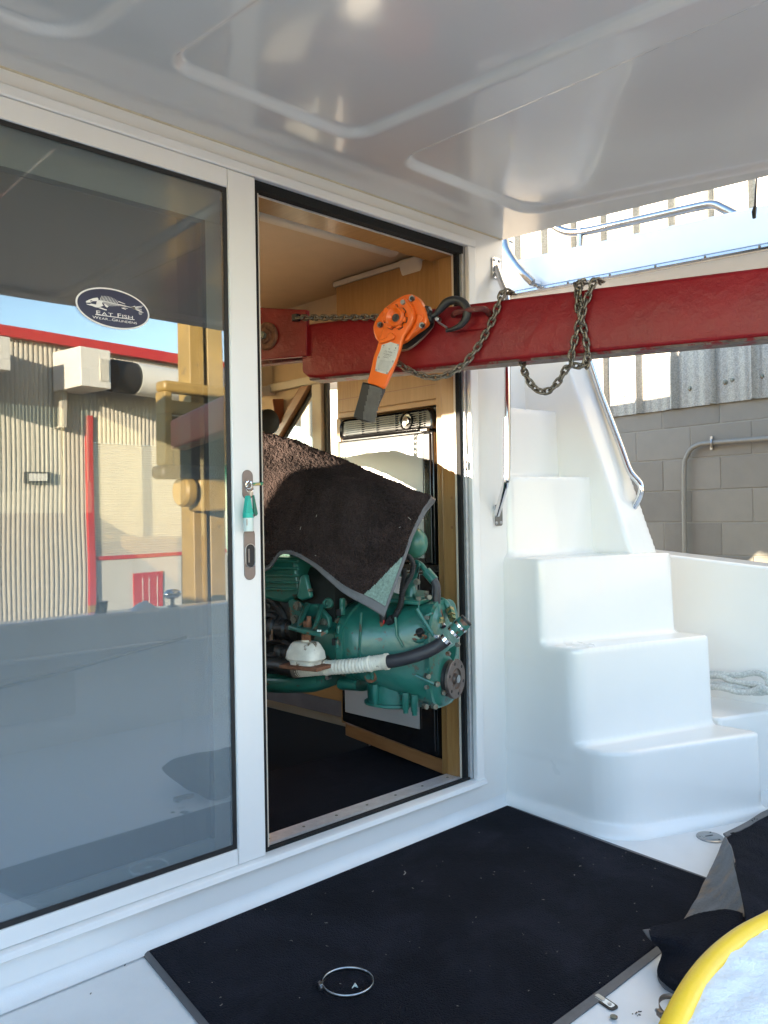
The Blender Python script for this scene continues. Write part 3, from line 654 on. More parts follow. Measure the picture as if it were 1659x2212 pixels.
for r in range(23):
    zt_, zb_ = zc[r], zc[r+1]; zm = (zt_+zb_)/2
    offs = -.075 + (.205 if r % 2 else 0)
    for k in range(-50, 60):
        s = offs + k*.41
        near = -2.6 < s < 1.9 and r < 6
        if near:
            o = inst('block', random.choice(BMS[1] if r == 0 else BMS[0]), bb, wq(s, zm, -.050 + random.uniform(-.0012,.0012))); add_bev(o)
        elif -3.0 < s < 20:
            rest.obox(wq(s, zm, -.05), (WU, WN, Vector((0,0,1))), (.2,.045,.0585 if r == 0 else .0972))
o = part('far_blocks', rest, CONC, bb, ang=0); o['kind'] = 'stuff'
part('end_wall', MB().add([wq(-3.2,-2.9,.0),wq(-3.2,9,.0),wq(-3.2,9,-9),wq(-3.2,-2.9,-9)], [(0,1,2,3)]), CONC, bb, ang=0)
# corrugated sheets
def sheet_profile(s):
    f = (s/.27) % 1.0
    if f < .16: t = .5-.5*cos(f/.16*2*pi); return .048*min(1, t*1.5)
    g = ((f-.16)/.84*3) % 1.0; return .007*(.5-.5*cos(g*2*pi))
def corr(s0, s1, z0, z1, off, prof, step):
    n = int((s1-s0)/step); G = []
    for z in (z0, z1): G.append([wq(s0+(s1-s0)*i/n, z, off + prof(s0+(s1-s0)*i/n)) for i in range(n+1)])
    return MB().grid(G)
cuts = [-3.2,-1.0,.10,1.17,2.24,3.3,4.4,5.5,6.6,9,14,22]
for i, (a, b) in enumerate(zip(cuts, cuts[1:])):
    part('corrugated_sheet', corr(a-.02, b, 1.752+.002*(i % 2), 9.0, .006+.003*(i % 2), sheet_profile, .0115), GALV, bb, ang=50, recalc=False)
scr = MB().lathe((0,0,0), WN, [(0,.017),(.003,.016),(.004,.010),(.011,.009),(.0115,.003)], 10).mesh('sheet_screw', Vector(), 35); scr.materials.append(BOLT)
G2 = lambda cx, cy: ((2180+cx/2.37)/1.736, (1250+cy/2.37)/1.736)
for c in ((380,557),(667,510),(966,492),(1278,435),(1344,415),(1612,382),(160,585)): inst('sheet_screw', scr, bb, wp(*G2(*c), .012))
for r in range(6):
    for k in range(10): inst('sheet_screw', scr, bb, wq(-1.0+k*.27, 2.75+.8*r, .012))
cn = thing('conduit', 'grey painted conduit pipe bending along the block wall', 'pipe', tuple(wp(*G2(915,1950), .03)))
q = [wp(*G2(912,1950),.03)-Vector((0,0,3.3)), wp(*G2(913,1500),.03), wp(*G2(916,1180),.03), wp(*G2(935,1100),.03), wp(*G2(975,1030),.03), wp(*G2(1045,990),.03), wp(*G2(1110,978),.03), wp(*G2(1300,962),.03), wp(*G2(1659,935),.03)]
q.append(q[-1]+(q[-1]-q[-2])*6)
cp = q[:2] + catmull(q[1:8], 40)[1:] + q[8:]
part('conduit_pipe', MB().tube(cp, .0145, 12), COND, cn)
part('conduit_joint', MB().tube([wp(*G2(1150,974),.03), wp(*G2(1178,971),.03)], .0175, 12), COND, cn)
part('pipe_strap', MB().obox(wp(*G2(1157,938),.006), (WU,WN,Vector((0,0,1))), (.009,.004,.016)).obox(wp(*G2(1157,1012),.006), (WU,WN,Vector((0,0,1))), (.009,.004,.016)).tube([wp(*G2(1157,945),.01), wp(*G2(1157,955),.045), wp(*G2(1157,972),.052), wp(*G2(1157,995),.045), wp(*G2(1157,1008),.01)], .006, 6), STEELD, cn)
part('conduit_joint', MB().tube([wp(*G2(912,1490),.03), wp(*G2(912,1520),.03)], .0170, 12), COND, cn)

# building behind the boat, seen mirrored in the door glass
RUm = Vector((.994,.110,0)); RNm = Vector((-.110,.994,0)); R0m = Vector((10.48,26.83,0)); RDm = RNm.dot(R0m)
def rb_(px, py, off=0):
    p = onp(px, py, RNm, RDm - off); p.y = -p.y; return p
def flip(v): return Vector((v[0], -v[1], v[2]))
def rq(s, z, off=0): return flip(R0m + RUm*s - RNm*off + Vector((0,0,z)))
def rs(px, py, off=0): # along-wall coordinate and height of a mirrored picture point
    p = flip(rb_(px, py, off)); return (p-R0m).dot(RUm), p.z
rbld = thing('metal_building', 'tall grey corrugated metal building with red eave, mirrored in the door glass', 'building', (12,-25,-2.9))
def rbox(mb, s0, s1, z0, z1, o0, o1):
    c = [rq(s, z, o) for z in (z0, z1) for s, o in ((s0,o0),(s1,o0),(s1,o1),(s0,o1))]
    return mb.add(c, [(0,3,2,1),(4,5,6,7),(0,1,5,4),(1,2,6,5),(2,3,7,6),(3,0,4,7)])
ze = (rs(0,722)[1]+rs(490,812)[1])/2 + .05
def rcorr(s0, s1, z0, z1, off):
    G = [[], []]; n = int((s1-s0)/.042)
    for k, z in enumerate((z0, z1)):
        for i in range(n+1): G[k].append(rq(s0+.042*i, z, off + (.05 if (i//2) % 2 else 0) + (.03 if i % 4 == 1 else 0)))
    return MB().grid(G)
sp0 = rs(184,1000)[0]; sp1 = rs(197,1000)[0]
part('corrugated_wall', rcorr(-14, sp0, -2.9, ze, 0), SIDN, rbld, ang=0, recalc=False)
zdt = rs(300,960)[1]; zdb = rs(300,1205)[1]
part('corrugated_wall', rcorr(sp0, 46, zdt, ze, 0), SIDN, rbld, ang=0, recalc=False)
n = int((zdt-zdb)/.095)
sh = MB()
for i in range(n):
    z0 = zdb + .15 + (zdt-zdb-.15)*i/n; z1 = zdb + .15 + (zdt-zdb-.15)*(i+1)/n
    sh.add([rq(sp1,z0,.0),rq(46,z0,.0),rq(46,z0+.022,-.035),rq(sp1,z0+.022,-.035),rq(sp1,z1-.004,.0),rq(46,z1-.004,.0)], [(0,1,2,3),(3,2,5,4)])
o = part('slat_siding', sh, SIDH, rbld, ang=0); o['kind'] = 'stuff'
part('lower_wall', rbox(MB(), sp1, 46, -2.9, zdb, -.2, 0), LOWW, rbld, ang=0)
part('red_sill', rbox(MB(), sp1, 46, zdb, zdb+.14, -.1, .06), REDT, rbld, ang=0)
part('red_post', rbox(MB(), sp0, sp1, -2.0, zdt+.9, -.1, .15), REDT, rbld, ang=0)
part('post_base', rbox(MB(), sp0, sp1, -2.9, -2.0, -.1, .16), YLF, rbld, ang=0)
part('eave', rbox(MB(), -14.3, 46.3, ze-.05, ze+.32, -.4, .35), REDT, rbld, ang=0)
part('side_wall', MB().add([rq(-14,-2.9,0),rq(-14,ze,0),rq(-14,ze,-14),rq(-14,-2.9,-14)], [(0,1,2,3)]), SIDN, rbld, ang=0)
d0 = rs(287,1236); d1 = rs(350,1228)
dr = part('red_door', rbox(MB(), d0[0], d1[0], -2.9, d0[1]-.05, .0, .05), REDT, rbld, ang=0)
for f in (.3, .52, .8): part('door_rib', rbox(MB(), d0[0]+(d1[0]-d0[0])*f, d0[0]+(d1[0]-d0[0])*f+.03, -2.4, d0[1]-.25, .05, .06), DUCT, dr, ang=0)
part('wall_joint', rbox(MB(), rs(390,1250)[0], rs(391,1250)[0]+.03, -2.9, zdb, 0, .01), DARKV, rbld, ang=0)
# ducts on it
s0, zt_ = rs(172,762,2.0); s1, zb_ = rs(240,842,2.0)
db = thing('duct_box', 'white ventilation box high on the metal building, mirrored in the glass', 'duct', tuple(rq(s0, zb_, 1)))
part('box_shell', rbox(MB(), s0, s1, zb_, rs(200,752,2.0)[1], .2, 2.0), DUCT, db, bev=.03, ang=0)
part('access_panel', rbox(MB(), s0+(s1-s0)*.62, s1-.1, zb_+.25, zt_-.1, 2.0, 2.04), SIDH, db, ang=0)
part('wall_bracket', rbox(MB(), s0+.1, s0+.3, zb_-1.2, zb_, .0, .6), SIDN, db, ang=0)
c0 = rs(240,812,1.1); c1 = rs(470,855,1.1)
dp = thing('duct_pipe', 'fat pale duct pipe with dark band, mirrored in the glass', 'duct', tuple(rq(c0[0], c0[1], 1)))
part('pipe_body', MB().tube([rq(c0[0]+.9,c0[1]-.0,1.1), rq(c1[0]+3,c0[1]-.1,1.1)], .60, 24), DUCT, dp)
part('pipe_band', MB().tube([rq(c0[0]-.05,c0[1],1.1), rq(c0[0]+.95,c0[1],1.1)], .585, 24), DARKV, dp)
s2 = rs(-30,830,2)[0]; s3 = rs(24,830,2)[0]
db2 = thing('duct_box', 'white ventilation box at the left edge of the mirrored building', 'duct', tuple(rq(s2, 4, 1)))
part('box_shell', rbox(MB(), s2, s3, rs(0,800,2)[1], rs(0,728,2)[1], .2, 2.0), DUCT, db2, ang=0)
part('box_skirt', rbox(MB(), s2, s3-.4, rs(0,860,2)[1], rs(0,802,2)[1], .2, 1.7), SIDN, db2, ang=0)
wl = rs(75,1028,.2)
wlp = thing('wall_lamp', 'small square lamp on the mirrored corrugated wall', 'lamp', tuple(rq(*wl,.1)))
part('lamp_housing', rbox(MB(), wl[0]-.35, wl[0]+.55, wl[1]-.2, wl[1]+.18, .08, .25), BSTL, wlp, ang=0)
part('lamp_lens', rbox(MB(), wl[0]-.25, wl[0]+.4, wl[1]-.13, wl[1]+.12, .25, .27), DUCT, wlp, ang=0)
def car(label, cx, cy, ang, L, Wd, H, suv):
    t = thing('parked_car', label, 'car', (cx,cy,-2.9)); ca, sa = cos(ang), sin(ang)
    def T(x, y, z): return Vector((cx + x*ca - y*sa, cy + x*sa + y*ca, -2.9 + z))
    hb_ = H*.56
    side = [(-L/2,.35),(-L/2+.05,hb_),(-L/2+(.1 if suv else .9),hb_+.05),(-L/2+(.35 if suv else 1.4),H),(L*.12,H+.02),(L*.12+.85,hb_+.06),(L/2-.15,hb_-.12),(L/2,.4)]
    bd = MB(); ring = lambda y, k: [T(x, y*(1 if z < hb_+.1 else k), z) for x, z in side]
    bd.loft([ring(-Wd/2+.06,.8), ring(-Wd/2,.82), ring(Wd/2,.82), ring(Wd/2-.06+.06,.8)]); part('car_body', bd, CARP, t, bev=.04)
    for sg in (-1, 1):
        y = sg*(Wd/2*.835+.01); wnd = [(-L/2+(.5 if suv else 1.2),hb_+.12),(-L/2+(.6 if suv else 1.6),H-.1),(L*.1,H-.1),(L*.1+.55,hb_+.12)]
        part('side_window', MB().prism([T(x, y*(1.05 if z < H-.2 else 1.0), z) for x, z in wnd], T(0,sg*.02,0)-T(0,0,0)), CARG, t, ang=0)
        for x in (-L*.31, L*.31):
            wh = part('wheel', MB().lathe(T(x, sg*(Wd/2-.22), .34), T(0,sg,0)-T(0,0,0), [(0,.34),(.22,.34),(.235,.30)], 20), TYRE, t)
            part('rim', MB().lathe(T(x, sg*(Wd/2+.016), .34), T(0,sg,0)-T(0,0,0), [(0,.22),(.01,.20)], 16), STEELD, wh)
    if suv:
        for sg in (-1, 1): part('roof_rail', MB().tube([T(-L*.38, sg*.6, H+.02), T(-L*.36, sg*.6, H+.09), T(L*.05, sg*.6, H+.10), T(L*.1, sg*.6, H+.03)], .02, 6), STEELD, t)
    return t
car('dark suv with roof rails, mirrored at the left of the glass', 4.9, -16.9, radians(8), 4.7, 1.9, 1.82, True)
car('low dark saloon car parked beyond the suv, mirrored in the glass', 8.9, -19.0, radians(10), 4.6, 1.8, 1.42, False)

# forklift carrying the red boom
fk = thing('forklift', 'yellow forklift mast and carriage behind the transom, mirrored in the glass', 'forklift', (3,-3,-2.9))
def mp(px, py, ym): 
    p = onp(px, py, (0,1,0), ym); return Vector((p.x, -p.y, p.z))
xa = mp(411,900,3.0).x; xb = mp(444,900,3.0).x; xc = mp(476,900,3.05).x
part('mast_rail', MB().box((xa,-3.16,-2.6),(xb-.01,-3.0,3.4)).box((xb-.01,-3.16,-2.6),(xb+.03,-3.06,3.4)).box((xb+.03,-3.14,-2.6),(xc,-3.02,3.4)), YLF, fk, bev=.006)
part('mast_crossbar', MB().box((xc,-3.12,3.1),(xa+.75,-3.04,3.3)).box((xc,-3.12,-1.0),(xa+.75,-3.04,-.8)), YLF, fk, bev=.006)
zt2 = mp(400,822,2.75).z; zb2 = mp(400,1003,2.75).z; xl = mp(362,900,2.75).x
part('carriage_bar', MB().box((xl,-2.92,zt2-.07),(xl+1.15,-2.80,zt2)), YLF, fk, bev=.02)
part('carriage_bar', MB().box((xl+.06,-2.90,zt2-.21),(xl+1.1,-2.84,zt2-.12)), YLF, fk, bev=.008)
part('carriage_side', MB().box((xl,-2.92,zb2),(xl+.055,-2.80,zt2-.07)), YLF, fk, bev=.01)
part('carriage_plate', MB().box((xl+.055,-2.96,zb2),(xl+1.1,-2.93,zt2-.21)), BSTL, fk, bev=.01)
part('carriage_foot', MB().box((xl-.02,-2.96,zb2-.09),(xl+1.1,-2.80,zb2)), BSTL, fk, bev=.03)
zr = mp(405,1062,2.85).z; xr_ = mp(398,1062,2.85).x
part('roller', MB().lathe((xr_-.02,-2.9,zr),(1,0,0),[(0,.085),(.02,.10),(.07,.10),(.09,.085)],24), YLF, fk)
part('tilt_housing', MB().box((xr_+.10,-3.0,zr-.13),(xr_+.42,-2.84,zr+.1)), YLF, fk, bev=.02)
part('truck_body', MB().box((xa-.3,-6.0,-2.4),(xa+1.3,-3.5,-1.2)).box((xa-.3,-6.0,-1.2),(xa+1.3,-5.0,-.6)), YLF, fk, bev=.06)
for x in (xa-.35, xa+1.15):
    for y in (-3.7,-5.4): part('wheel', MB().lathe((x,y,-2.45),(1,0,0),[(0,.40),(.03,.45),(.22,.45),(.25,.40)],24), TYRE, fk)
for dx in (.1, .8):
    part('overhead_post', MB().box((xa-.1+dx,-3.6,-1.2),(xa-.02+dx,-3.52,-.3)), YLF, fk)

#BOOM
BA = Vector((.249,-.968,0)).normalized(); BV = Vector((-.968,-.249,0)).normalized(); BD = -1.90; UP = Vector((0,0,1))
def bm(px, py, v=0): return onp(px, py, BV, BD + v)
bl = bm(655,762); 
boom = thing('lifting_boom', 'long red steel lifting boom reaching through the doorway', 'boom', tuple(bm(1152,720)))
def boom_sec(p, zt, zb, wv, r=.014, v0=0.0):
    out = []
    for q in rounded([(-wv,zb),(0,zb),(0,zt),(-wv,zt)], [r]*4, 4): out.append(Vector((p.x,p.y,0)) + BV*(q.x+v0) + UP*q.y)
    return out
pa = bm(656,760); pb = bm(1659,650); dirb = (Vector((pb.x,pb.y,0))-Vector((pa.x,pa.y,0)))
secs = []
for f, dt, db_ in ((-.004,-.003,.022),(.010,-.001,.006),(.04,0,0),(.5,0,0),(1,0,0),(1.55,0,0),(1.95,0,0)):
    p = pa + dirb*f; zt = 1.776 + (1.729-1.776)*f + dt; zb = 1.581 + (1.546-1.581)*f + db_
    secs.append(boom_sec(p, zt, zb, .10))
part('boom_tube', MB().loft(secs), RED, boom, ang=50)
we = []
for f in (.012,.5,1,1.95):
    p = pa + dirb*f; zb = 1.581 + (1.546-1.581)*f - .0015
    we.append([Vector((p.x,p.y,zb)) + BV*v + UP*u for v, u in ((-.088,0),(-.010,0),(-.004,.0035),(-.012,-.0025),(-.086,-.0025))])
part('worn_edge', MB().loft(we), M('worn_beam_edge', (.17,.12,.09), .65, var=.5, scale=28, bump=.002, bscale=60, wear=((.20,.012,.012), 18, .52, .06)), boom)
# nose plate with rusty hub
nb = MB()
a, b, c, d = bm(540,663,.012), bm(662,669,.012), bm(662,769,.012), bm(540,779,.012)
nb.prism([a,b,c,d], BV*-.02); part('nose_plate', nb, RED, boom, bev=.003)
a, b, c, d = bm(540,700,-.05), bm(650,706,-.05), bm(650,778,-.05), bm(540,790,-.05)
part('nose_tube', MB().prism([a,b,c,d], BV*-.05), REDR, boom, bev=.006)
hc = bm(577,727,.012)
hub = part('pivot_hub', MB().lathe(hc, BV, [(-.01,.05),(.008,.05),(.012,.046),(.012,.028),(.020,.026),(.020,.001)], 24), RUST, boom)
part('hub_bolt', MB().lathe(hc, BV, [(.018,.014),(.034,.014)], 6), BOLT, hub, ang=20)
# recessed pad and eye for the hook
pd = [bm(742+.0+c*.191, 604.8+e*.191, .002) for c, e in ((1150,460),(1180,400),(1640,330),(1660,520),(1640,555),(1240,592),(1190,575))]
part('eye_pad', MB().prism([p for p in pd], BV*.006), RED, boom, bev=.002)
H = lambda cx, cy, v: bm(748.8+cx*.191, 604.8+cy*.191, v)
ey = [H(1235,372,.052), H(1300,355,.060), H(1400,338,.064), H(1500,326,.062), H(1552,328,.050), H(1590,350,.03), H(1610,385,.005)]
part('lifting_eye', MB().tube(catmull(ey, 24), .0088, 10), REDR, boom)
ey2 = [H(1235,372,.052), H(1215,385,.03), H(1205,400,.005)]
part('lifting_eye', MB().tube(catmull(ey2, 10), .0088, 10), REDR, boom)
def v0z(p, dz): return Vector((p.x,p.y,p.z+dz))
under = [pa + dirb*f for f in (.02, .6, 1.2)]

# lever hoist
ho = thing('lever_hoist', 'orange lever chain hoist hooked to the side of the red boom', 'chain hoist', tuple(H(600,700,.08)))
def hprism(pts, v0, v1, sm=None): return MB().prism([H(x, y, v0) for x, y in pts], BV*(v1-v0))
def smooth_poly(pts, n=6):
    Pn = [Vector((*p,0)) for p in pts]; out = []; m = len(Pn)
    for i in range(m):
        a,b,c,d = Pn[i-1],Pn[i],Pn[(i+1)%m],Pn[(i+2)%m]
        for k in range(n):
            t = k/n; q = .5*((2*b)+(c-a)*t+(2*a-5*b+4*c-d)*t*t+(3*b-a-3*c+d)*t*t*t); out.append((q.x,q.y))
    return out
body = smooth_poly([(745,180),(830,205),(895,285),(940,400),(955,478),(925,540),(800,630),(660,728),(520,740),(400,705),(360,625),(352,540),(385,460),(470,345),(640,220)], 4)
back = smooth_poly([(690,260),(900,330),(985,440),(993,510),(960,570),(860,680),(740,780),(650,808),(580,790),(500,700),(450,560),(520,380)], 4)
part('back_plate', hprism(back, .018, .030), ZINC, ho, bev=.002)
part('frame_plate', hprism(smooth_poly([(690,260),(890,320),(975,440),(983,510),(950,560),(850,660),(720,760),(650,785),(560,740),(450,560),(520,380)],4), .030, .034), BSTL, ho)
part('gear_housing', hprism(body, .056, .086), ORG, ho, bev=.006, seg=3)
boss = smooth_poly([(700,240),(760,300),(790,420),(760,520),(690,610),(600,640),(480,590),(430,470),(450,350),(560,250)], 5)
part('housing_boss', hprism(boss, .086, .100), ORG, ho, bev=.005, seg=3)
rbp = smooth_poly([(800,390),(850,400),(870,440),(820,520),(740,630),(690,690),(665,670),(740,560),(790,470)],4)
part('housing_rib', hprism(rbp, .086, .092), ORG, ho, bev=.003)
lev = smooth_poly([(640,212),(690,225),(735,300),(772,400),(765,480),(720,560),(680,620),(655,680),(625,800),(570,960),(505,1110),(440,1232),(350,1200),(258,1172),(290,1040),(325,880),(360,780),(385,690),(415,600),(440,520),(432,420),(470,340),(560,262)], 4)
lv = part('lever', hprism(lev, .098, .112), ORG, ho, bev=.005, seg=3)
kc = Vector(H(552,425,.112))
knob = []
for t in range(72):
    a = t/72*2*pi; r = (118 + 13*(1 if sin(7*a) > -.2 else -1))*1; knob.append((553 + r*cos(a), 425 + r*sin(a)*1.06))
part('knob_gap', hprism([(553+(x-553)*1.06, 425+(y-425)*1.06) for x, y in knob], .111, .1135), BSTL, ho)
kn = part('knob', hprism(knob, .110, .126), ORG, ho, bev=.002)
UH = (H(653,425,.1)-H(553,425,.1))/100.0; m1 = UH.length
part('knob_ring', MB().lathe(H(553,420,.126), BV, [(0,96*m1),(.010,90*m1),(.012,82*m1),(.006,60*m1),(.002,46*m1),(-.004,42*m1)], 32), ORG, kn)
part('knob_core', MB().lathe(H(556,428,.1262), BV, [(0,40*m1),(.0025,38*m1),(.003,20*m1),(.006,14*m1)], 20), BSTL, kn)
part('pawl', hprism(smooth_poly([(380,690),(470,650),(480,615),(520,600),(552,630),(545,670),(500,690),(400,720)],4), .112, .122), ORG, ho, bev=.003)
for x, y in ((745,212),(385,510),(861,517)):
    part('nut', MB().lathe(H(x,y,.086), BV, [(0,31*m1),(.008,31*m1)], 6), STEELD, ho, ang=20)
    part('stud', MB().lathe(H(x,y,.094), BV, [(0,19*m1),(.006,18*m1)], 14), BSTL, ho)
part('nut', MB().lathe(H(640,254,.112), BV, [(0,27*m1),(.006,24*m1)], 8), STEELD, ho, ang=20)
lbl = part('rating_plate', hprism([(400,735),(498,700),(545,718),(592,730),(585,790),(560,880),(520,970),(458,1066),(390,1050),(322,1028),(335,950),(350,870),(385,790)], .1122, .1132), LBL, ho)
for x, y in ((578,735),(521,922),(456,1054),(332,1018),(362,875)): part('rivet', MB().lathe(H(x,y,.1132), BV, [(0,11*m1),(.001,9*m1)], 10), STEELD, lbl)
LX = (H(545,830,.1136)-H(400,800,.1136)).normalized(); LY = (H(470,760,.1136)-H(430,900,.1136)).normalized()
def hoist_text(txt, x, y, s, mat=INK):
    me = text_mesh(txt, s); o0 = H(x, y, .1136)
    for v in me.vertices: v.co = o0 + LX*v.co.x + LY*v.co.y - OFF[ho.name]
    return link('lettering', me, mat, lbl)
hoist_text('N', 479, 788, .0075); hoist_text('1½ TON', 470, 822, .0075); hoist_text('CM SERIES 653', 463, 850, .0052); hoist_text('Ratchet Lever Hoist', 462, 865, .003)
hoist_text('\u25B2', 420, 745, .005); hoist_text('\u25BC', 552, 780, .006); hoist_text('UP', 412, 765, .004); hoist_text('DN', 543, 800, .004)
hoist_text('WARNING', 440, 880, .0046); hoist_text('CE', 362, 1012, .0042)
ln = MB()
for i in range(11):
    y = 905 + i*11; x0 = 372 - i*2.6; x1 = 505 - i*4.5
    ln.prism([H(x0,y,.1134),H(x1,y+22,.1134),H(x1,y+25,.1134),H(x0,y+3,.1134)], BV*.0002)
pt = part('small_print', ln, M('grey_print',(.25,.25,.25),.5), lbl, ang=0); pt['kind'] = 'stuff'
grip = [(242,1165),(345,1195),(452,1236),(440,1270),(395,1370),(340,1500),(292,1622),(225,1600),(135,1562),(165,1460),(200,1340)]
gp = part('grip', hprism(grip, .088, .124), M('grip_rubber',(.018,.016,.015),.5,var=.15,scale=40), ho, bev=.005, seg=3)
rb2 = MB()
for i in range(13):
    x0 = 180+i*0; 
    t = i/12.0
    a = Vector((232+t*150-40, 1190+t*60+60)); 
for i in range(16):
    t = -.55 + i*.1
    # diagonal ribs clipped to the grip face
    P0 = Vector((262,1185)); U = Vector((150,48)); W = Vector((-88,385)); 
    def gq(u, v): return P0 + U*u + W*v
    pts = []
    for k in range(24):
        v = k/23; u = t + v*.62
        if 0.02 < u < .98: pts.append((u, v))
    if len(pts) > 2:
        a, b = gq(*pts[0]), gq(*pts[-1]); d = (b-a).normalized(); nn = Vector((-d.y, d.x))*7
        rb2.prism([H(*(a+nn),.124), H(*(b+nn),.124), H(*(b-nn),.124), H(*(a-nn),.124)], BV*.003)
part('grip_ribs', rb2, M('grip_rubber_worn',(.085,.078,.072),.45,var=.2,scale=40), gp, ang=0)
# hook
hk = catmull([H(905,440,.058), H(960,412,.058), H(1010,385,.058), H(1060,330,.058), H(1130,255,.058), H(1220,228,.058), H(1310,255,.058), H(1362,335,.058), H(1350,430,.058), H(1290,510,.058), H(1210,552,.058), H(1125,575,.058)], 60)
rr = [.0095 if i < 12 else (.0095+.004*min(1,(i-12)/8)) if i < 40 else .0135*(1-(i-40)/20*.62) for i in range(60)]
hm = MB().tube(hk, rr, 14)
part('hook', hm, BSTL, ho, ang=60)
part('hook_latch', MB().tube([H(1005,430,.058), H(1040,480,.062), H(1140,545,.062)], .0035, 8), STEELD, ho)
part('hook_pin', MB().lathe(H(1018,440,.068), BV, [(-.02,.0075),(.0,.0075),(.002,.005)], 12), STEELD, ho)
part('hook_swivel', MB().lathe(H(920,440,.058), (H(960,415,.058)-H(905,440,.058)), [(-.012,.017),(.012,.017),(.016,.012)], 16), BSTL, ho)
part('swivel_cap', hprism([(915,310),(955,305),(975,350),(962,400),(940,460),(920,440)], .045, .07), BSTL, ho, bev=.003)

# chains
def link_mesh(L=.0365, Wd=.0245, d=.0076):
    r = d/2; a = Wd/2 - r; h = L/2 - r - a; path = []
    for k in range(9): t = -pi/2 + pi*k/8; path.append(Vector((h + a*cos(t), a*sin(t), 0)))
    for k in range(9): t = pi/2 + pi*k/8; path.append(Vector((-h + a*cos(t), a*sin(t), 0)))
    me = MB().tube(path, r, 7, closed=True).mesh('chain_link', Vector(), 60); me.materials.append(CHN); return me
LK = link_mesh()
def chain(name, label, ctrl, roll=0.0, pitch=.0212, ref=BV, n=200):
    P = resample(catmull(ctrl, n), pitch); t = thing(name, label, 'chain', tuple(P[0]), 'chains on the red boom')
    for i in range(len(P)-1):
        c = (P[i]+P[i+1])/2; d = (P[i+1]-P[i]).normalized()
        s = (ref - d*ref.dot(d)).normalized(); ang = roll + (0 if i % 2 else pi/2) + random.uniform(-.12,.12)
        nrm = Quaternion(d, ang) @ s; y = nrm.cross(d)
        q = Matrix((d, y, nrm)).transposed().to_quaternion(); inst('chain_link', LK, t, c, q)
    return t
Q4 = lambda cx, cy, v: bm(518.4+cx*.382, 460.8+cy*.382, v)
Q6 = lambda cx, cy, v: bm(1025.3+cx*.382, 460.8+cy*.382, v)
chain('hoist_chain', 'taut rusty chain from the nose plate to the orange hoist', [Q4(325,590,.03), Q4(560,590,.035), Q4(850,586,.045)], roll=.5, n=40)
part('chain_anchor', MB().obox(Q4(318,591,.02), (BA, BV, UP), (.012,.012,.012)), BSTL, boom, bev=.003)
chain('hoist_chain', 'slack chain sagging below the hoist and up over the top of the boom', [Q4(880,838,.045), Q4(945,880,.045), Q4(1010,912,.045), Q4(1085,930,.045), Q4(1170,915,.04), Q4(1240,875,.03), Q4(1300,815,.022), Q4(1360,730,.018), Q4(1405,650,.016), Q4(1440,575,.016), Q4(1465,500,.016), Q4(1483,452,.012), Q4(1500,438,-.01), Q4(1530,450,-.04), Q4(1560,458,-.09)], roll=.75)
chain('hoist_chain', 'loop of chain hanging under the boom between the two knots', [Q6(255,790,-.06), Q6(270,845,-.03), Q6(280,890,-.01), Q6(302,940,.0), Q6(340,990,.0), Q6(390,1012,.0), Q6(440,990,.0), Q6(485,935,.005), Q6(515,880,.01), Q6(545,858,.016), Q6(590,865,.018), Q6(625,860,.018), Q6(636,810,.016)], roll=.75)
chain('hoist_chain', 'chain strand crossing to the right up the face of the boom', [Q6(545,862,.02), Q6(548,800,.016), Q6(562,730,.016), Q6(580,660,.018), Q6(600,590,.026), Q6(622,520,.02), Q6(648,450,.016), Q6(668,400,.014), Q6(682,372,.006), Q6(700,378,-.02), Q6(722,392,-.08)], roll=.7)
chain('hoist_chain', 'chain strand crossing to the left behind the other strand', [Q6(636,870,.022), Q6(640,800,.014), Q6(630,720,.012), Q6(615,640,.012), Q6(600,560,.010), Q6(590,480,.012), Q6(592,420,.014), Q6(588,395,.008), Q6(605,385,-.02), Q6(640,400,-.09)], roll=.75)
chain('hoist_chain', 'short doubled length of chain beside the left crossing strand', [Q6(570,400,.004), Q6(584,450,.012), Q6(585,520,.012), Q6(590,570,.012)], roll=.2, n=40)

#ENGINE
EA = BA; EV = BV; ED = -1.95
def ec(cx, cy, v): return onp(576+cx*.2778, 1123.3+cy*.2778, EV, ED + v)
eng = thing('marine_engine', 'green marine diesel engine and gearbox hanging in the doorway', 'engine', tuple(ec(900,1000,0)))
def superring(c, hh, hv, e=2.6, n=28):
    out = []
    for k in range(n):
        t = 2*pi*k/n; cu, su = cos(t), sin(t)
        out.append(c + EV*(hv*math.copysign(abs(cu)**(2/e), cu)) + UP*(hh*math.copysign(abs(su)**(2/e), su)))
    return out
def sect(cx, top, bot, hv, e=2.6, k=1.0):
    a = ec(cx, top, hv*.6); b = ec(cx, bot, hv*.6); m = ec(cx, (top+bot)/2, hv); c = m - EV*hv; c.z = (a.z+b.z)/2
    return superring(c, (a.z-b.z)/2*k, hv*k, e)
part('bell_housing', MB().loft([sect(590,640,1268,.19,2.4), sect(610,640,1272,.19,2.4), sect(740,652,1322,.178,2.6), sect(760,655,1326,.172,2.6), sect(900,655,1375,.160,2.8), sect(1080,650,1420,.132,3.0), sect(1230,640,1458,.102,3.4)]), GRN, eng, ang=50)
part('bell_flange', MB().loft([sect(528,628,1262,.198,2.4), sect(532,624,1268,.202,2.4), sect(584,624,1272,.202,2.4), sect(590,630,1268,.198,2.4)]), GRN, eng, ang=30)
part('end_plate', MB().loft([sect(1226,632,1466,.106,3.6), sect(1262,632,1470,.106,3.6)]), GRN, eng, ang=30)
part('end_cover', MB().loft([sect(1262,650,1462,.100,3.2), sect(1300,690,1455,.085,3.0), sect(1330,740,1420,.075,2.6)]), GRN, eng, ang=40)
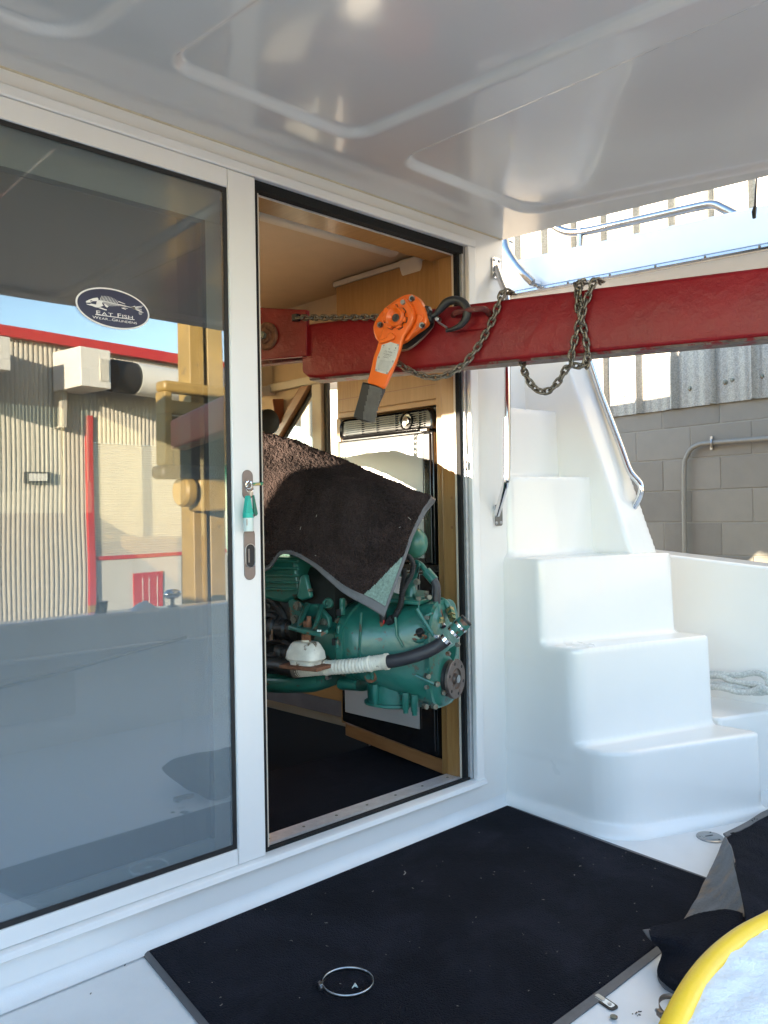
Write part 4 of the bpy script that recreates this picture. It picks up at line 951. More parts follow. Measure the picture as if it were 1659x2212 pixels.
# output shaft housing and coupling flange
fc = ec(1480,1235,0)
part('output_housing', MB().lathe(fc - EA*.16, EA, [(0,.105),(.05,.100),(.085,.085),(.10,.078),(.125,.072)], 32), GRN, eng)
part('shaft_seal', MB().lathe(fc - EA*.036, EA, [(0,.060),(.018,.058),(.022,.05)], 28), BLK, eng)
fl_ = part('coupling_flange', MB().lathe(fc - EA*.014, EA, [(0,.048),(.002,.064),(.011,.064),(.013,.062),(.013,.034),(.007,.032),(.007,.018),(.015,.016),(.015,.001)], 36), FLNG, eng)
for k in range(6):
    a = k*pi/3 + .3; part('bolt_hole', MB().lathe(fc + EV*(.050*cos(a)) + UP*(.050*sin(a)) - EA*.0025, EA, [(0,.0055),(.002,.0055)], 10), DARKV, fl_)
part('shaft_nut', MB().lathe(fc, EA, [(-.006,.014),(.006,.014)], 6), STEELD, fl_, ang=20)
# block behind the bell
part('flywheel_housing', MB().loft([sect(330,700,1120,.150,3), sect(420,650,1200,.168,2.6), sect(528,636,1240,.178,2.6)]), GRN, eng, ang=40)
part('engine_block', MB().loft([sect(-420,300,1120,.15,4), sect(530,330,1150,.16,4)]), DARK, eng, ang=40)
part('cylinder_head', MB().loft([sect(-420,-430,420,.13,4), sect(560,-330,560,.12,4), sect(900,-60,640,.06,4)]), M('dark_green_engine',(.008,.085,.06),.5,var=.3,scale=12,bump=.001), eng, ang=40)
pan = MB().loft([sect(-420,1100,1330,.12,2.6), sect(60,1130,1352,.14,2.4), sect(250,1150,1345,.14,2.4), sect(380,1160,1300,.12,2.4), sect(440,1180,1240,.08,2.4)]); part('oil_pan', pan, GRN, eng, ang=60)
# ribbed charge-air casting
def ebox(x0, y0, x1, y1, v0, v1, skew=0): return MB().prism([ec(x0,y0,v0), ec(x1,y0+skew,v0), ec(x1,y1+skew,v0), ec(x0,y1,v0)], EV*(v1-v0))
def eprism(pts, v0, v1): return MB().prism([ec(x, y, v0) for x, y in pts], EV*(v1-v0))
cz = part('charge_cooler', eprism([(-300,250),(380,280),(420,560),(300,618),(200,600),(20,552),(-300,530)], .08, .20), GRN, eng, bev=.010)
for i, y in enumerate((300,358,414,468,520)):
    part('cooling_rib', ebox(-300, y, 262, y+20, .20, .214, 8), GRN, cz, bev=.003)
part('casting_post', eprism([(290,430),(330,420),(372,600),(300,622),(262,600)], .20, .222), GRN, cz, bev=.006)
part('end_boss', MB().lathe(ec(331,546,.222), EV, [(-.01,.006),(.003,.005)], 10), BOLT, cz)
part('inner_rail', eprism([(180,600),(420,600),(470,660),(460,720),(230,700),(195,650)], .06, .15), GRN, eng, bev=.006)
# mounting bracket
br = part('mount_bracket', eprism([(190,600),(235,610),(300,650),(420,650),(510,755),(520,830),(470,870),(225,830),(205,700)], .170, .192), GRNR, eng, bev=.004)
part('mount_foot', MB().prism([ec(165,820,.30), ec(280,850,.33), ec(420,878,.33), ec(478,850,.30), ec(470,815,.19), ec(245,790,.19)], UP*-.014), GRNR, br, bev=.004)
part('mount_gusset', MB().prism([ec(300,640,.19), ec(320,650,.19), ec(244,826,.30), ec(236,830,.30), ec(240,780,.2)], EA*.012), GRNR, br, bev=.002)
part('mount_gusset', MB().prism([ec(405,650,.19), ec(425,655,.19), ec(362,848,.315), ec(352,850,.315), ec(390,800,.2)], EA*.012), GRNR, br, bev=.002)
for x, y in ((245,668),(225,772),(445,803)):
    part('bracket_bolt', MB().lathe(ec(x,y,.192), EV, [(0,.0165),(.004,.0165),(.0045,.0125),(.014,.012)], 8), BOLT, br, ang=20)
part('clip', MB().obox(ec(408,861,.335), (EA, EV, UP), (.006,.003,.003)), FROST, br)
sd0 = ec(322,860,.27); sd1 = ec(328,748,.27)
part('mount_stud', MB().tube([sd0 - UP*.06, sd1], .0075, 10), RUST, br)
part('mount_nut', MB().lathe(ec(318,815,.27), UP, [(-.008,.0145),(.012,.0145)], 6), RUST, br, ang=20)
part('mount_nut', MB().lathe(ec(306,912,.27), UP, [(-.008,.0150),(.010,.0150)], 6), RUST, br, ang=20)
part('mount_washer', MB().lathe(ec(308,948,.27), UP, [(-.008,.0165),(.007,.0150)], 16), MNT, br)
mc = ec(303,1010,.27)
def mring(z, a, b): return [mc + EA*(a*math.copysign(abs(cos(t))**.5, cos(t))) + EV*(b*math.copysign(abs(sin(t))**.5, sin(t))) + UP*z for t in [k*2*pi/24 for k in range(24)]]
part('rubber_mount', MB().loft([mring(-.032,.056,.040), mring(-.026,.061,.044), mring(-.004,.058,.041), mring(.018,.046,.032), mring(.025,.040,.027), mring(.027,.034,.022), mring(.0275,.01,.008)]), MNT, br, ang=40)
part('mount_base', MB().loft([mring(-.045,.046,.036), mring(-.030,.05,.038)]), MNT, br)
part('mount_base', MB().obox(mc + UP*-.052, (EA,EV,UP), (.075,.045,.006)), RUST, br, bev=.003)
for (x0,y0,x1,y1) in ((563,690,597,742),(527,918,556,970)): part('flange_slot', ebox(x0,y0,x1,y1,.19,.2045), DARKV, eng)
for (x, y) in ((600,700),(572,850),(566,960),(600,640)): part('flange_lug', ebox(x-10,y-35,x+14,y+35,.185,.204), GRN, eng, bev=.003)
for k in range(7):
    t = radians(-62 + k*21); c_ = ec(556, 948, .198) - EV*.198 + EV*(.186*cos(t)) + UP*(.172*sin(t))
    part('flange_bolt', MB().lathe(c_ - EA*.014, -EA, [(-.002,.011),(.003,.011),(.0035,.0085),(.011,.008)], 6), BOLT if k % 3 else GRNR, eng, ang=20)
for k in range(5):
    q_ = ec(1244, 760+k*135, .107); part('plate_bolt', MB().lathe(q_, EV, [(-.004,.0075),(.005,.007)], 6), GRNR if k % 2 else BOLT, eng, ang=20)
part('lift_boss', MB().lathe(ec(490,650,.15), EV*.9+EA*.25+UP*.1, [(-.05,.022),(.02,.019),(.024,.016),(.024,.010),(.01,.009)], 20), GRN, eng)
# black auxiliaries at the left
for i, (x, y, r, v) in enumerate(((100,840,.045,.14),(175,850,.035,.16),(80,650,.04,.12),(140,1030,.03,.15))):
    part('pulley', MB().lathe(ec(x,y,v), EA, [(-.03,r*.8),(-.025,r),(-.008,r),(0,r*.8),(.008,r),(.025,r),(.03,r*.75),(.03,.002)], 28), BSTL, eng)
for a in ([(-60,600),(60,640),(140,760),(150,900)], [(-60,960),(80,930),(180,960),(260,1040)], [(-60,1090),(80,1060),(200,1100),(300,1130)], [(-60,760),(40,740),(90,770)]):
    part('black_hose', MB().tube(catmull([ec(x,y,.15) for x,y in a], 20), .016, 10), BLK, eng)
part('exhaust_pipe', MB().tube([ec(-100,1120,.16), ec(100,1130,.17), ec(245,1165,.19)], .030, 14), BSTL, eng)
part('grey_bracket', ebox(38,850,62,930,.17,.18), STEELD, eng)
# long hose from tee to pipe
hz = [ec(240,1168,.21), ec(330,1160,.215), ec(450,1150,.215), ec(600,1140,.215), ec(760,1125,.21), ec(870,1108,.205), ec(945,1100,.20)]
wh = catmull(hz, 150); rad = []
for i in range(150): rad.append(.0215 + (.0024 if i % 4 < 2 else 0) + (.002 if i > 138 else 0) + (.0022 if i in (52,53,54,108,109,110) else 0))
part('white_hose', MB().tube(wh, rad, 18), WHOSE, eng, ang=60)
part('tape_end', MB().tube([wh[0]-(wh[1]-wh[0])*4, wh[10]], [.026,.0225], 14), M('grimy_tape',(.12,.10,.08),.6,var=.6,scale=60), eng)
bhz = catmull([ec(935,1102,.20), ec(1020,1090,.195), ec(1140,1060,.18), ec(1260,1015,.155), ec(1340,970,.135), ec(1400,925,.125)], 40)
part('coolant_hose', MB().tube(bhz, .0205, 18), M('black_hose_rubber',(.022,.022,.027),.5,var=.2,scale=30,bump=.0006,bscale=200), eng)
t0, t1 = ec(1395,930,.125), ec(1535,795,.10); td = (t1-t0).normalized()
tee = part('oil_cooler', MB().tube([t0+td*.03, t0+td*.034, t1, t1+td*.004], [.021,.0235,.0235,.021], 20), GRNR, eng)
for f in (.42,.78): part('hose_clamp', MB().tube([t0.lerp(t1,f)-td*.004, t0.lerp(t1,f)+td*.004], .0248, 24), STEEL, tee)
part('hose_clamp', MB().tube([bhz[-2]-td*.006, bhz[-2]+td*.006], .0225, 24), STEEL, eng)
part('clamp_screw', MB().obox(ec(1325,905,.14), (EA,EV,UP), (.008,.006,.005)), STEEL, eng, bev=.001)
part('end_cap', MB().tube([t1, t1+td*.012], .021, 18), BLK, tee)
part('cooler_bracket', MB().prism([ec(1420,1000,.09), ec(1480,960,.09), ec(1470,1050,.06), ec(1450,1100,.06), ec(1400,1030,.08)], EV*-.008), GRN, eng, bev=.002)
for x, y in ((1484,970),(1410,1040)): part('cooler_bolt', MB().lathe(ec(x,y,.10), EV, [(-.006,.0085),(.004,.008)], 6), BOLT, eng, ang=20)
# upper pipes
def pipe(name, pts, r, mat, v=.03, n=24, par=None):
    return part(name, MB().tube(catmull([ec(x,y,v) for x,y in pts], n), r, 14), mat, par or eng)
pipe('oil_pipe', [(1128,350),(1142,330),(1170,330),(1205,352),(1240,398),(1268,430)], .0085, GRN)
part('hose_sleeve', MB().tube([ec(1240,398,.03), ec(1302,470,.03)], .0165, 16), GRN, eng)
pipe('oil_hose', [(1290,455),(1318,510),(1322,580),(1318,660)], .0135, M('oil_hose_rubber',(.03,.03,.034),.5,var=.2,scale=40))
part('hose_sleeve', MB().tube([ec(1314,655,.03), ec(1342,765,.04)], .0155, 16), GRNR, eng)
part('pipe_nut', MB().tube([ec(1342,762,.04), ec(1362,806,.045)], .0145, 6), BRASS, eng, ang=20)
part('pipe_thread', MB().tube([ec(1362,806,.045), ec(1376,832,.05)], .009, 10), STEEL, eng)
pipe('oil_pipe', [(1255,625),(1300,618),(1360,622),(1400,650),(1420,700)], .0095, GRN, -.01)
part('pipe_nut', MB().tube([ec(1425,695,.0), ec(1440,750,.03)], .0135, 6), BRASS, eng, ang=20)
part('pipe_nut', MB().tube([ec(1440,752,.03), ec(1447,778,.04)], .0115, 6), BRASS, eng, ang=20)
# gearbox top cover
part('top_cover', MB().prism([ec(930,640,.10), ec(1180,668,.09), ec(1262,640,.03), ec(1250,580,-.08), ec(1000,560,-.08)], UP*.014), GRN, eng, bev=.004)
part('top_dome', MB().loft([[ec(1080,640,0)+EA*(a*cos(t))+EV*(b*sin(t))+UP*z for t in [k*2*pi/24 for k in range(24)]] for z, a, b in ((-.01,.085,.07),(.014,.078,.06),(.030,.045,.035),(.036,.022,.02))]), GRN, eng)
part('cover_corner', MB().prism([ec(1165,640,.08), ec(1235,612,.04), ec(1262,600,.0), ec(1240,578,-.03), ec(1140,600,.04)], UP*.012), GRN, eng, bev=.003)
for x, y, v in ((1182,615,.07),(1240,572,.02)): part('cover_bolt', MB().lathe(ec(x,y,v), UP, [(-.01,.0095),(.008,.009)], 6), BOLT, eng, ang=20)
part('shift_post', MB().lathe(ec(1120,560,.02), UP, [(-.02,.020),(.012,.018),(.02,.014),(.03,.018),(.042,.018),(.044,.012),(.06,.012)], 18), GRN, eng)
part('shift_plate', MB().prism([ec(1130,470,.05), ec(1165,450,.05), ec(1190,345,.05), ec(1178,325,.05), ec(1155,390,.05), ec(1120,400,.05)], EV*-.006), GRN, eng, bev=.002)
part('plate_slot', MB().prism([ec(1166,410,.0508), ec(1175,412,.0508), ec(1186,365,.0508), ec(1178,362,.0508)], EV*.0004), DARKV, eng)
part('shift_bolt', MB().lathe(ec(1165,484,.05), EV, [(-.01,.010),(.006,.009)], 6), BOLT, eng, ang=20)
part('tie_wrap', MB().tube([ec(1186,635,.085), ec(1180,690,.095), ec(1172,735,.10)], [.003,.002,.0012], 6), GRNR, eng)
part('oil_filter', MB().tube([ec(1030,440,.06), ec(985,555,.07)], .024, 18), M('filter_white',(.6,.6,.6),.35), eng)
part('header_tank', MB().sphere(ec(1150,180,-.08), .046, 12, (1,1,1.15)), M('pale_green_paint',(.045,.16,.115),.3,var=.1,scale=10), eng)
# wiring looms
def loom(pts, r, v):
    c = catmull([ec(x,y,vv) for (x,y), vv in zip(pts, v)], 120); rs_ = [r*(1.12 if i % 3 == 0 else .92) for i in range(120)]
    part('wiring_loom', MB().tube(c, rs_, 12), BLK, eng, ang=60)
loom([(1075,280),(1110,290),(1138,340),(1128,420),(1085,500),(1055,560)], .0080, [.08,.09,.10,.10,.10,.10])
loom([(1062,380),(1072,430),(1062,500),(1052,580),(1040,660),(1005,735),(975,775)], .0098, [.10,.10,.10,.11,.12,.135,.14])
part('loom_boot', MB().tube([ec(985,762,.14), ec(960,785,.14), ec(938,802,.14)], [.0135,.0135,.009], 12), BLK, eng)
part('sensor', MB().lathe(ec(905,775,.145), UP, [(-.014,.006),(.0,.011),(.014,.012),(.03,.010)], 12), BLK, eng)
part('sensor_wire', MB().tube([ec(905,770,.15), ec(912,785,.152), ec(908,805,.15)], .0025, 6), M('red_wire',(.5,.02,.02),.5), eng)
part('sensor_tag', MB().prism([ec(876,785,.152), ec(900,800,.152), ec(912,815,.15), ec(892,832,.15), ec(884,820,.15)], EV*.001), RUST, eng)
# filler plug in its boss
part('plug_boss', MB().lathe(ec(1188,880,.10), EV*.9+UP*.2+EA*.25, [(-.03,.036),(.008,.032),(.012,.028),(.010,.020),(.002,.019)], 24), GRNR, eng)
part('filler_plug', MB().lathe(ec(1192,872,.115), EV*.7+UP*.7, [(-.01,.014),(.006,.0135),(.008,.008)], 8), BSTL, eng, ang=20)
part('plug_rim', MB().tube([ec(1195,905,.112)+EA*(.022*cos(t))+UP*(.007*sin(t))+EV*(.006*sin(t)) for t in [k*2*pi/16 for k in range(16)]], .003, 6, closed=True), RUST, eng)
npl = part('name_plate', MB().prism([ec(1228,742,.106), ec(1290,712,.096), ec(1296,728,.096), ec(1236,762,.106)], EV*.004), GRNR, eng, bev=.001)
part('casting_ridge', MB().tube([ec(1165,690,.125), ec(1240,810,.112), ec(1300,905,.104)], .006, 8), GRN, eng)
part('casting_ridge', MB().tube([ec(1000,755,.150), ec(1010,900,.150), ec(1060,985,.14)], .004, 8), GRN, eng)
part('casting_ridge', MB().tube([ec(735,720,.180), ec(722,1000,.180), ec(735,1150,.176)], .0045, 8), GRN, eng)
part('drain_plug', MB().lathe(ec(806,1213,.158), EV, [(-.01,.017),(.004,.015),(.005,.010),(.014,.010)], 8), GRNR, eng, ang=20)
part('drain_washer', MB().lathe(ec(806,1213,.156), EV, [(-.006,.022),(.002,.022)], 20), RUST, eng)
part('casting_rib', MB().tube([ec(1150,1205,.118), ec(1250,1250,.106), ec(1300,1275,.10)], .005, 8), GRN, eng)
for x, y, v in ((1322,1275,.08),(1305,1450,.09),(1235,1450,.11),(1372,1340,.05),(1250,1215,.108),(1258,600,.06)): part('cover_bolt', MB().lathe(ec(x,y,v), EV*.5+EA*.85, [(-.01,.0095),(.008,.009)], 6), BOLT, eng, ang=20)
# lower covers
part('lower_lug', MB().loft([sect(545,1190,1325,.10,2.4), sect(690,1200,1335,.10,2.4), sect(715,1230,1300,.06,2.4)]), GRN, eng, ang=60)
cc = ec(970,1385,.06)
part('sump_cover', MB().loft([[cc+EA*(a*cos(t))+EV*(b*sin(t))+UP*z for t in [k*2*pi/28 for k in range(28)]] for z, a, b in ((.05,.085,.07),(-.006,.082,.066),(-.008,.094,.078),(-.016,.094,.078),(-.018,.075,.06),(-.026,.06,.045))]), GRN, eng)
for x, y, v in ((845,1372,.13),(1080,1438,.12),(1150,1455,.10)):
    part('sump_boss', MB().lathe(ec(x,y,v), UP, [(.04,.013),(-.012,.012),(-.016,.009),(-.026,.0085)], 10), GRN, eng)
part('lower_bolt', MB().lathe(ec(480,1225,.16), EV, [(-.01,.008),(.01,.0075)], 6), STEELD, eng, ang=20)
sl_ = thing('lifting_sling', 'short chain between the boom nose and the covered engine', 'chain', tuple(bm(560,800,-.05)))
P = resample([bm(560,745,-.06), bm(556,960,-.06)], .0212)
for i in range(len(P)-1):
    d = (P[i+1]-P[i]).normalized(); s = BV if i % 2 else BA; y = s.cross(d); inst('chain_link', LK, sl_, (P[i]+P[i+1])/2, Matrix((d, y, s)).transposed().to_quaternion())

# carpet mat thrown over the engine
def er(px, py, v): return onp(px, py, EV, ED + v)
rows = [
 [(520,960,-.30),(580,975,-.30),(640,985,-.28),(720,1020,-.25),(800,1060,-.22),(870,1085,-.18),(925,1095,-.12)],
 [(520,925,-.06),(580,938,-.06),(650,958,-.05),(722,986,-.04),(800,1021,-.03),(872,1052,-.02),(940,1080,.0)],
 [(520,975,.08),(580,990,.08),(650,1004,.085),(722,1020,.085),(800,1038,.08),(870,1062,.07),(936,1088,.05)],
 [(520,1022,.17),(582,1032,.17),(645,1038,.175),(720,1046,.175),(795,1056,.165),(860,1075,.14),(918,1112,.09)],
 [(520,1110,.225),(580,1110,.22),(640,1105,.215),(712,1115,.215),(785,1125,.205),(848,1140,.18),(892,1162,.135)],
 [(520,1190,.235),(580,1180,.24),(628,1160,.245),(695,1180,.245),(765,1205,.235),(828,1215,.21),(866,1236,.18)],
 [(520,1238,.22),(576,1232,.25),(612,1196,.275),(672,1221,.27),(738,1278,.26),(796,1312,.24),(830,1333,.22)]]
NR, NC = 150, 190
colsC = [catmull([er(*p) for p in r], NC) for r in rows]
Gm = [[None]*NC for _ in range(NR)]
for j in range(NC):
    c = catmull([colsC[k][j] for k in range(len(rows))], NR)
    for i in range(NR): Gm[i][j] = c[i]
def gnorm(G, i, j):
    a = G[min(i+1,NR-1)][j]-G[max(i-1,0)][j]; b = G[i][min(j+1,NC-1)]-G[i][max(j-1,0)]; n = a.cross(b)
    return n.normalized() if n.length > 1e-12 else UP
pile = MB(); back_ = MB(); bare = MB(); bind = MB()
B1, B2 = NR-6, NC-6
Pd = [[None]*NC for _ in range(NR)]
for i in range(NR):
    for j in range(NC):
        n = gnorm(Gm, i, j); p = Gm[i][j]
        if n.dot(CAM-p) < 0: n = -n
        h = .0055 + .0042*noise.noise(p*230) + .003*noise.noise(p*95) + .006*noise.noise(p*14)
        bareq = (i > B1 or j > B2 or (NC-j)*1.25+(NR-i)*1.55 < 66)
        Pd[i][j] = p + n*(0.001+.006*noise.noise(p*14) if bareq else h)
idx = {}
def sub(mb, cond):
    m = {}
    for i in range(NR-1):
        for j in range(NC-1):
            if cond(i, j):
                q = []
                for a, b in ((i,j),(i,j+1),(i+1,j+1),(i+1,j)):
                    if (a,b) not in m: m[(a,b)] = len(mb.v); mb.v.append(Pd[a][b])
                    q.append(m[(a,b)])
                mb.f.append(q)
def zone(i, j):
    if i >= B1 or j >= B2: return 2
    if (NC-j)*1.25+(NR-i)*1.55 < 64 and i > NR*.6: return 1
    return 0
sub(pile, lambda i,j: zone(i,j) == 0); sub(bare, lambda i,j: zone(i,j) == 1); sub(bind, lambda i,j: zone(i,j) == 2)
ctop = er(740,1060,.05)
em = thing('carpet_mat', 'dark brown carpet mat with grey binding draped over the engine', 'mat', tuple(ctop))
o = part('carpet_pile', pile, CPTB, em, ang=180); 
o = part('bare_corner', bare, M('worn_backing',(.17,.25,.215),.85,var=.35,scale=170,bump=.0012,bscale=300), em, ang=180)
o = part('edge_binding', bind, TRIM, em, ang=180); s = o.modifiers.new('solid','SOLIDIFY'); s.thickness = .004; s.offset = 0
lint = MB()
for px, py, v, a, L in ((762,1085,.17,.9,9),(683,1117,.23,1.4,7),(882,1118,.13,-.6,7),(680,1200,.255,.2,3),(640,985,.09,.5,3),(648,1145,.24,1.3,10),(862,1140,.17,.7,5)):
    p = er(px, py, v+.014); d = (RGT*cos(a) - DWN*sin(a)); lint.tube([p, p+d*L*.0007+FWD*.0, p+d*L*.0014+DWN*.002], .0008, 4)
o = part('lint', lint, CHIP, em); o['kind'] = 'stuff'

#INTERIOR
jl = thing('door_lining', 'maple veneer lining boards round the inside of the doorway', 'door lining', (2.37,.08,.1))
part('jamb_board', MB().box((2.362,.043,.118),(2.40,.115,2.065)), WOOD, jl, bev=.003)
part('jamb_strip', MB().box((2.385,.1155,.118),(2.41,.16,2.065)), WOOD, jl, bev=.002)
part('head_board', MB().box((1.3,.043,2.05),(2.3615,.15,2.085)), WOODH, jl, bev=.003)
part('jamb_board', MB().box((1.30,.125,.118),(1.33,.19,2.05)), WOOD, jl, bev=.003)
for z in (.62,1.05,1.16): part('board_plug', MB().lathe((2.362,.07,z),(-1,0,0),[(0,.006),(.0006,.0055)],10), WOODD, jl)
va = thing('valance', 'padded cream curtain valance inside the top of the doorway', 'valance', (1.9,.3,2.0))
vt, vb = oy(560,436,.30), oy(560,470,.30); vz = (vt.z+vb.z)/2; vh = (vt.z-vb.z)/2
part('valance_roll', MB().loft([[Vector((x, .30+q.x, vz+q.y)) for q in rounded([(-.02,-vh),(.035,-vh),(.035,vh+.03),(-.02,vh+.03)],[.018,.015,.005,.005],5)] for x in (1.0,1.6,2.2,2.32)]), CRM, va)
vr = [oy(903,548,.26), oy(958,566,.26), oy(960,640,.26), oy(938,640,.26), oy(924,628,.26), oy(916,606,.26), oy(912,580,.26)]
part('valance_end', MB().prism(vr, (0,.12,0)), CRM, va, bev=.012, seg=3)
# cabinet wall and fridge
cb = thing('galley_cabinet', 'maple galley cabinet holding the fridge on the right inside wall', 'cabinet', (2.45,.5,.1))
CX = 2.43
part('upper_panel', MB().box((CX,.16,1.545),(2.58,.775,2.095)), WOOD, cb, bev=.003)
part('upper_trim', MB().box((CX-.006,.16,2.0955),(2.58,.79,2.118)), CRM, cb, bev=.003)
part('panel_joint', MB().box((CX-.002,.163,1.60),(CX+.001,.77,1.604)), WOODD, cb)
part('fridge_rail', MB().box((CX-.003,.16,1.5215),(2.58,.775,1.5445)), WOODH, cb, bev=.002)
part('side_stile', MB().box((CX-.002,.757,.20),(2.58,.785,1.521)), WOOD, cb, bev=.002)
part('side_stile', MB().box((CX-.002,.163,.13),(2.58,.180,1.521)), WOOD, cb, bev=.002)
part('plinth', MB().prism([(CX-.004,.18,.098),(CX-.004,.757,.150),(CX-.004,.757,.206),(CX-.004,.18,.151)], (.15,0,0)), WOODD, cb, bev=.002)
part('base_cabinet', MB().box((CX,.7855,.29),(2.58,3.3,.55)), WOODH, cb, bev=.003)
part('kick_strip', MB().box((CX+.006,.786,.22),(2.58,3.3,.289)), M('kick_grey',(.12,.11,.11),.5,var=.3), cb)
part('counter_front', MB().box((CX-.005,.7855,.551),(2.58,3.3,1.0)), WOOD, cb, bev=.003)
frd = thing('fridge', 'built in black framed fridge with pale door panels and top vent', 'fridge', (2.42,.47,.2))
FX = 2.424
part('fridge_case', MB().prism([(FX,.182,.152),(FX,.755,.207),(FX,.755,1.52),(FX,.182,1.52)], (.154,0,0)), FRB, frd, bev=.008)
def fxp(px, py, x=FX): return ox(px, py, x)
vt0, vt1 = .195, .745
gr = part('vent_frame', MB().loft([[Vector((FX-dx, y, z)) for y, z in [(q.x,q.y) for q in rounded([(vt0+e,1.425+e),(vt1-e,1.425+e),(vt1-e,1.518-e),(vt0+e,1.518-e)],[.012,.012,.045-e,.045-e],6)]] for dx, e in ((0,0),(.016,.003),(.022,.010),(.010,.016))]), FRB, frd, ang=40)
for i in range(7): part('vent_slat', MB().box((FX-.018,vt0+.05,1.443+.0088*i),(FX-.006,vt1-.035,1.4462+.0088*i)), FRB, gr)
for y in (.27,.40,.51,.60): part('vent_bar', MB().box((FX-.0185,y,1.440),(FX-.007,y+.0035,1.503)), FRB, gr)
kp = fxp(877,910,FX-.02)
part('dial_rim', MB().lathe((FX-.010,kp.y,kp.z),(-1,0,0),[(0,.034),(.012,.034),(.013,.031),(.006,.029),(.004,.002)],28), FRB, gr)
part('dial', MB().lathe((FX-.012,kp.y,kp.z),(-1,0,0),[(0,.018),(.012,.016),(.013,.002)],20), STEEL, gr)
ud = part('upper_door', MB().box((FX-.026,.190,.905),(FX-.002,.745,1.418)), FRB, frd, bev=.006)
part('door_panel', MB().box((FX-.0285,.245,.93),(FX-.0255,.722,1.405)), FRW, ud)
part('door_edge', MB().box((FX-.034,.200,.91),(FX-.026,.236,1.412)), FRB, ud, bev=.005)
part('hinge', MB().box((FX-.036,.21,1.418),(FX-.02,.25,1.432)), FRB, ud, bev=.003)
ld = part('lower_door', MB().prism([(FX-.026,.190,.165),(FX-.026,.745,.218),(FX-.026,.745,.875),(FX-.026,.190,.875)], (.024,0,0)), FRB, frd, bev=.006)
part('door_panel', MB().box((FX-.0285,.285,.262),(FX-.0255,.722,.85)), M('fridge_panel_grey',(.40,.38,.36),.4,var=.03), ld)
part('door_edge', MB().box((FX-.034,.200,.19),(FX-.026,.27,.87)), FRB, ld, bev=.006)
part('panel_mark', MB().box((FX-.0290,.690,1.34),(FX-.0284,.692,1.39)), BLK, ud)
part('latch', MB().box((FX-.030,.215,.235),(FX-.026,.235,.245)), STEEL, ld)
solo('pale_panel', MB().box((-.9,.16,.1),(1.29,.30,.86)).box((-.9,.30,.1),(1.2,.68,.50)), M('pale_panel_blue_grey',(.40,.45,.50),.7,var=.06,scale=5), 'blue grey panel added inside to lighten the lower door glass', 'pale_panel', bev=.03)  # pale panel added behind the glass to lighten its lower half
# window mullions and forward saloon
wf = thing('side_window', 'raked saloon side window with cream post and wooden frame', 'window', (2.58,1.1,1.3))
part('post', MB().box((2.570,1.055,1.0),(2.600,1.125,1.735)), CRM, wf, bev=.004)
part('seal', MB().box((2.588,1.030,1.0),(2.606,1.054,1.735)), BLK, wf)
part('raked_frame', MB().prism([(2.562,1.125,1.735),(2.562,1.195,1.735),(2.562,1.98,1.0),(2.562,1.90,1.0)], (.03,0,0)), WOODD, wf, bev=.004)
part('raked_seal', MB().prism([(2.588,1.10,1.735),(2.588,1.125,1.735),(2.588,1.90,1.0),(2.588,1.875,1.0)], (.015,0,0)), BLK, wf)
part('head_trim', MB().box((2.555,.80,1.725),(2.582,3.0,1.765)), CRM, wf, bev=.004)
part('window_pane', MB().box((2.590,1.13,1.0),(2.593,1.9,1.7)), glass('side_glass',(.8,.82,.8),.03), wf, ang=0)
sh_ = thing('overhead_shelf', 'cream overhead shelf beside the boom nose inside the saloon', 'shelf', (2.4,1.6,1.7))
a = oy(560,772,1.55); 
part('shelf_front', MB().prism([oy(555,768,1.45), oy(700,768,1.45), oy(724,828,1.45), oy(555,838,1.45)], (0,.03,0)), TAN, sh_, bev=.005)
part('shelf_edge', MB().prism([oy(555,836,1.43), oy(720,812,1.43), oy(735,826,1.43), oy(735,836,1.43), oy(555,858,1.43)], (0,.05,0)), CRM, sh_, bev=.006)
part('shelf_block', MB().prism([oy(694,826,1.40), oy(735,826,1.40), oy(735,840,1.40), oy(694,842,1.40)], (0,.05,0)), CRM, sh_, bev=.004)
part('shelf_divider', MB().prism([oy(594,770,1.44), oy(611,770,1.44), oy(606,836,1.44), oy(592,836,1.44)], (0,.012,0)), CRM, sh_, bev=.003)
part('knob', MB().sphere(oy(613,786,1.43), .012, 8), CRM, sh_)
solo('wooden_bin', MB().loft([[oy(x,y,Y) for x,y in ((588,862),(648,860),(640,905),(628,916),(603,916),(594,900))] for Y in (1.36,1.40)]), TERRA, 'red brown tapered wooden bin hanging under the overhead shelf', 'bin', bev=.006)
bp = MB().prism([oy(560,850,1.62), oy(690,838,1.62), oy(610,965,1.62), oy(560,965,1.62)], (0,.02,0)); solo('inner_panel', bp, TAN, 'tan side panel behind the raked window frame', 'panel', bev=.003)
solo('round_headrest', MB().lathe(oy(574,912,1.30),(0,-1,0),[(-.05,.05),(-.02,.062),(.03,.06),(.04,.045)],20), DARK, 'dark round thing at the edge of the door above the carpet', 'headrest')
for i, (a, b, c) in enumerate((((1.6,.85,-.3),(2.1,.95,-.15),(2.45,1.2,-.3)),((1.9,1.0,-.45),(2.2,.9,-.32),(2.45,.8,-.40)))):
    solo('bilge_hose', MB().tube(catmull([Vector(a),Vector(b),Vector(c)],24),.018,10), PIPE, ('upper pale hose curving through the dark engine bay', 'lower pale hose curving through the dark engine bay')[i], 'hose', 'hoses in the engine bay')

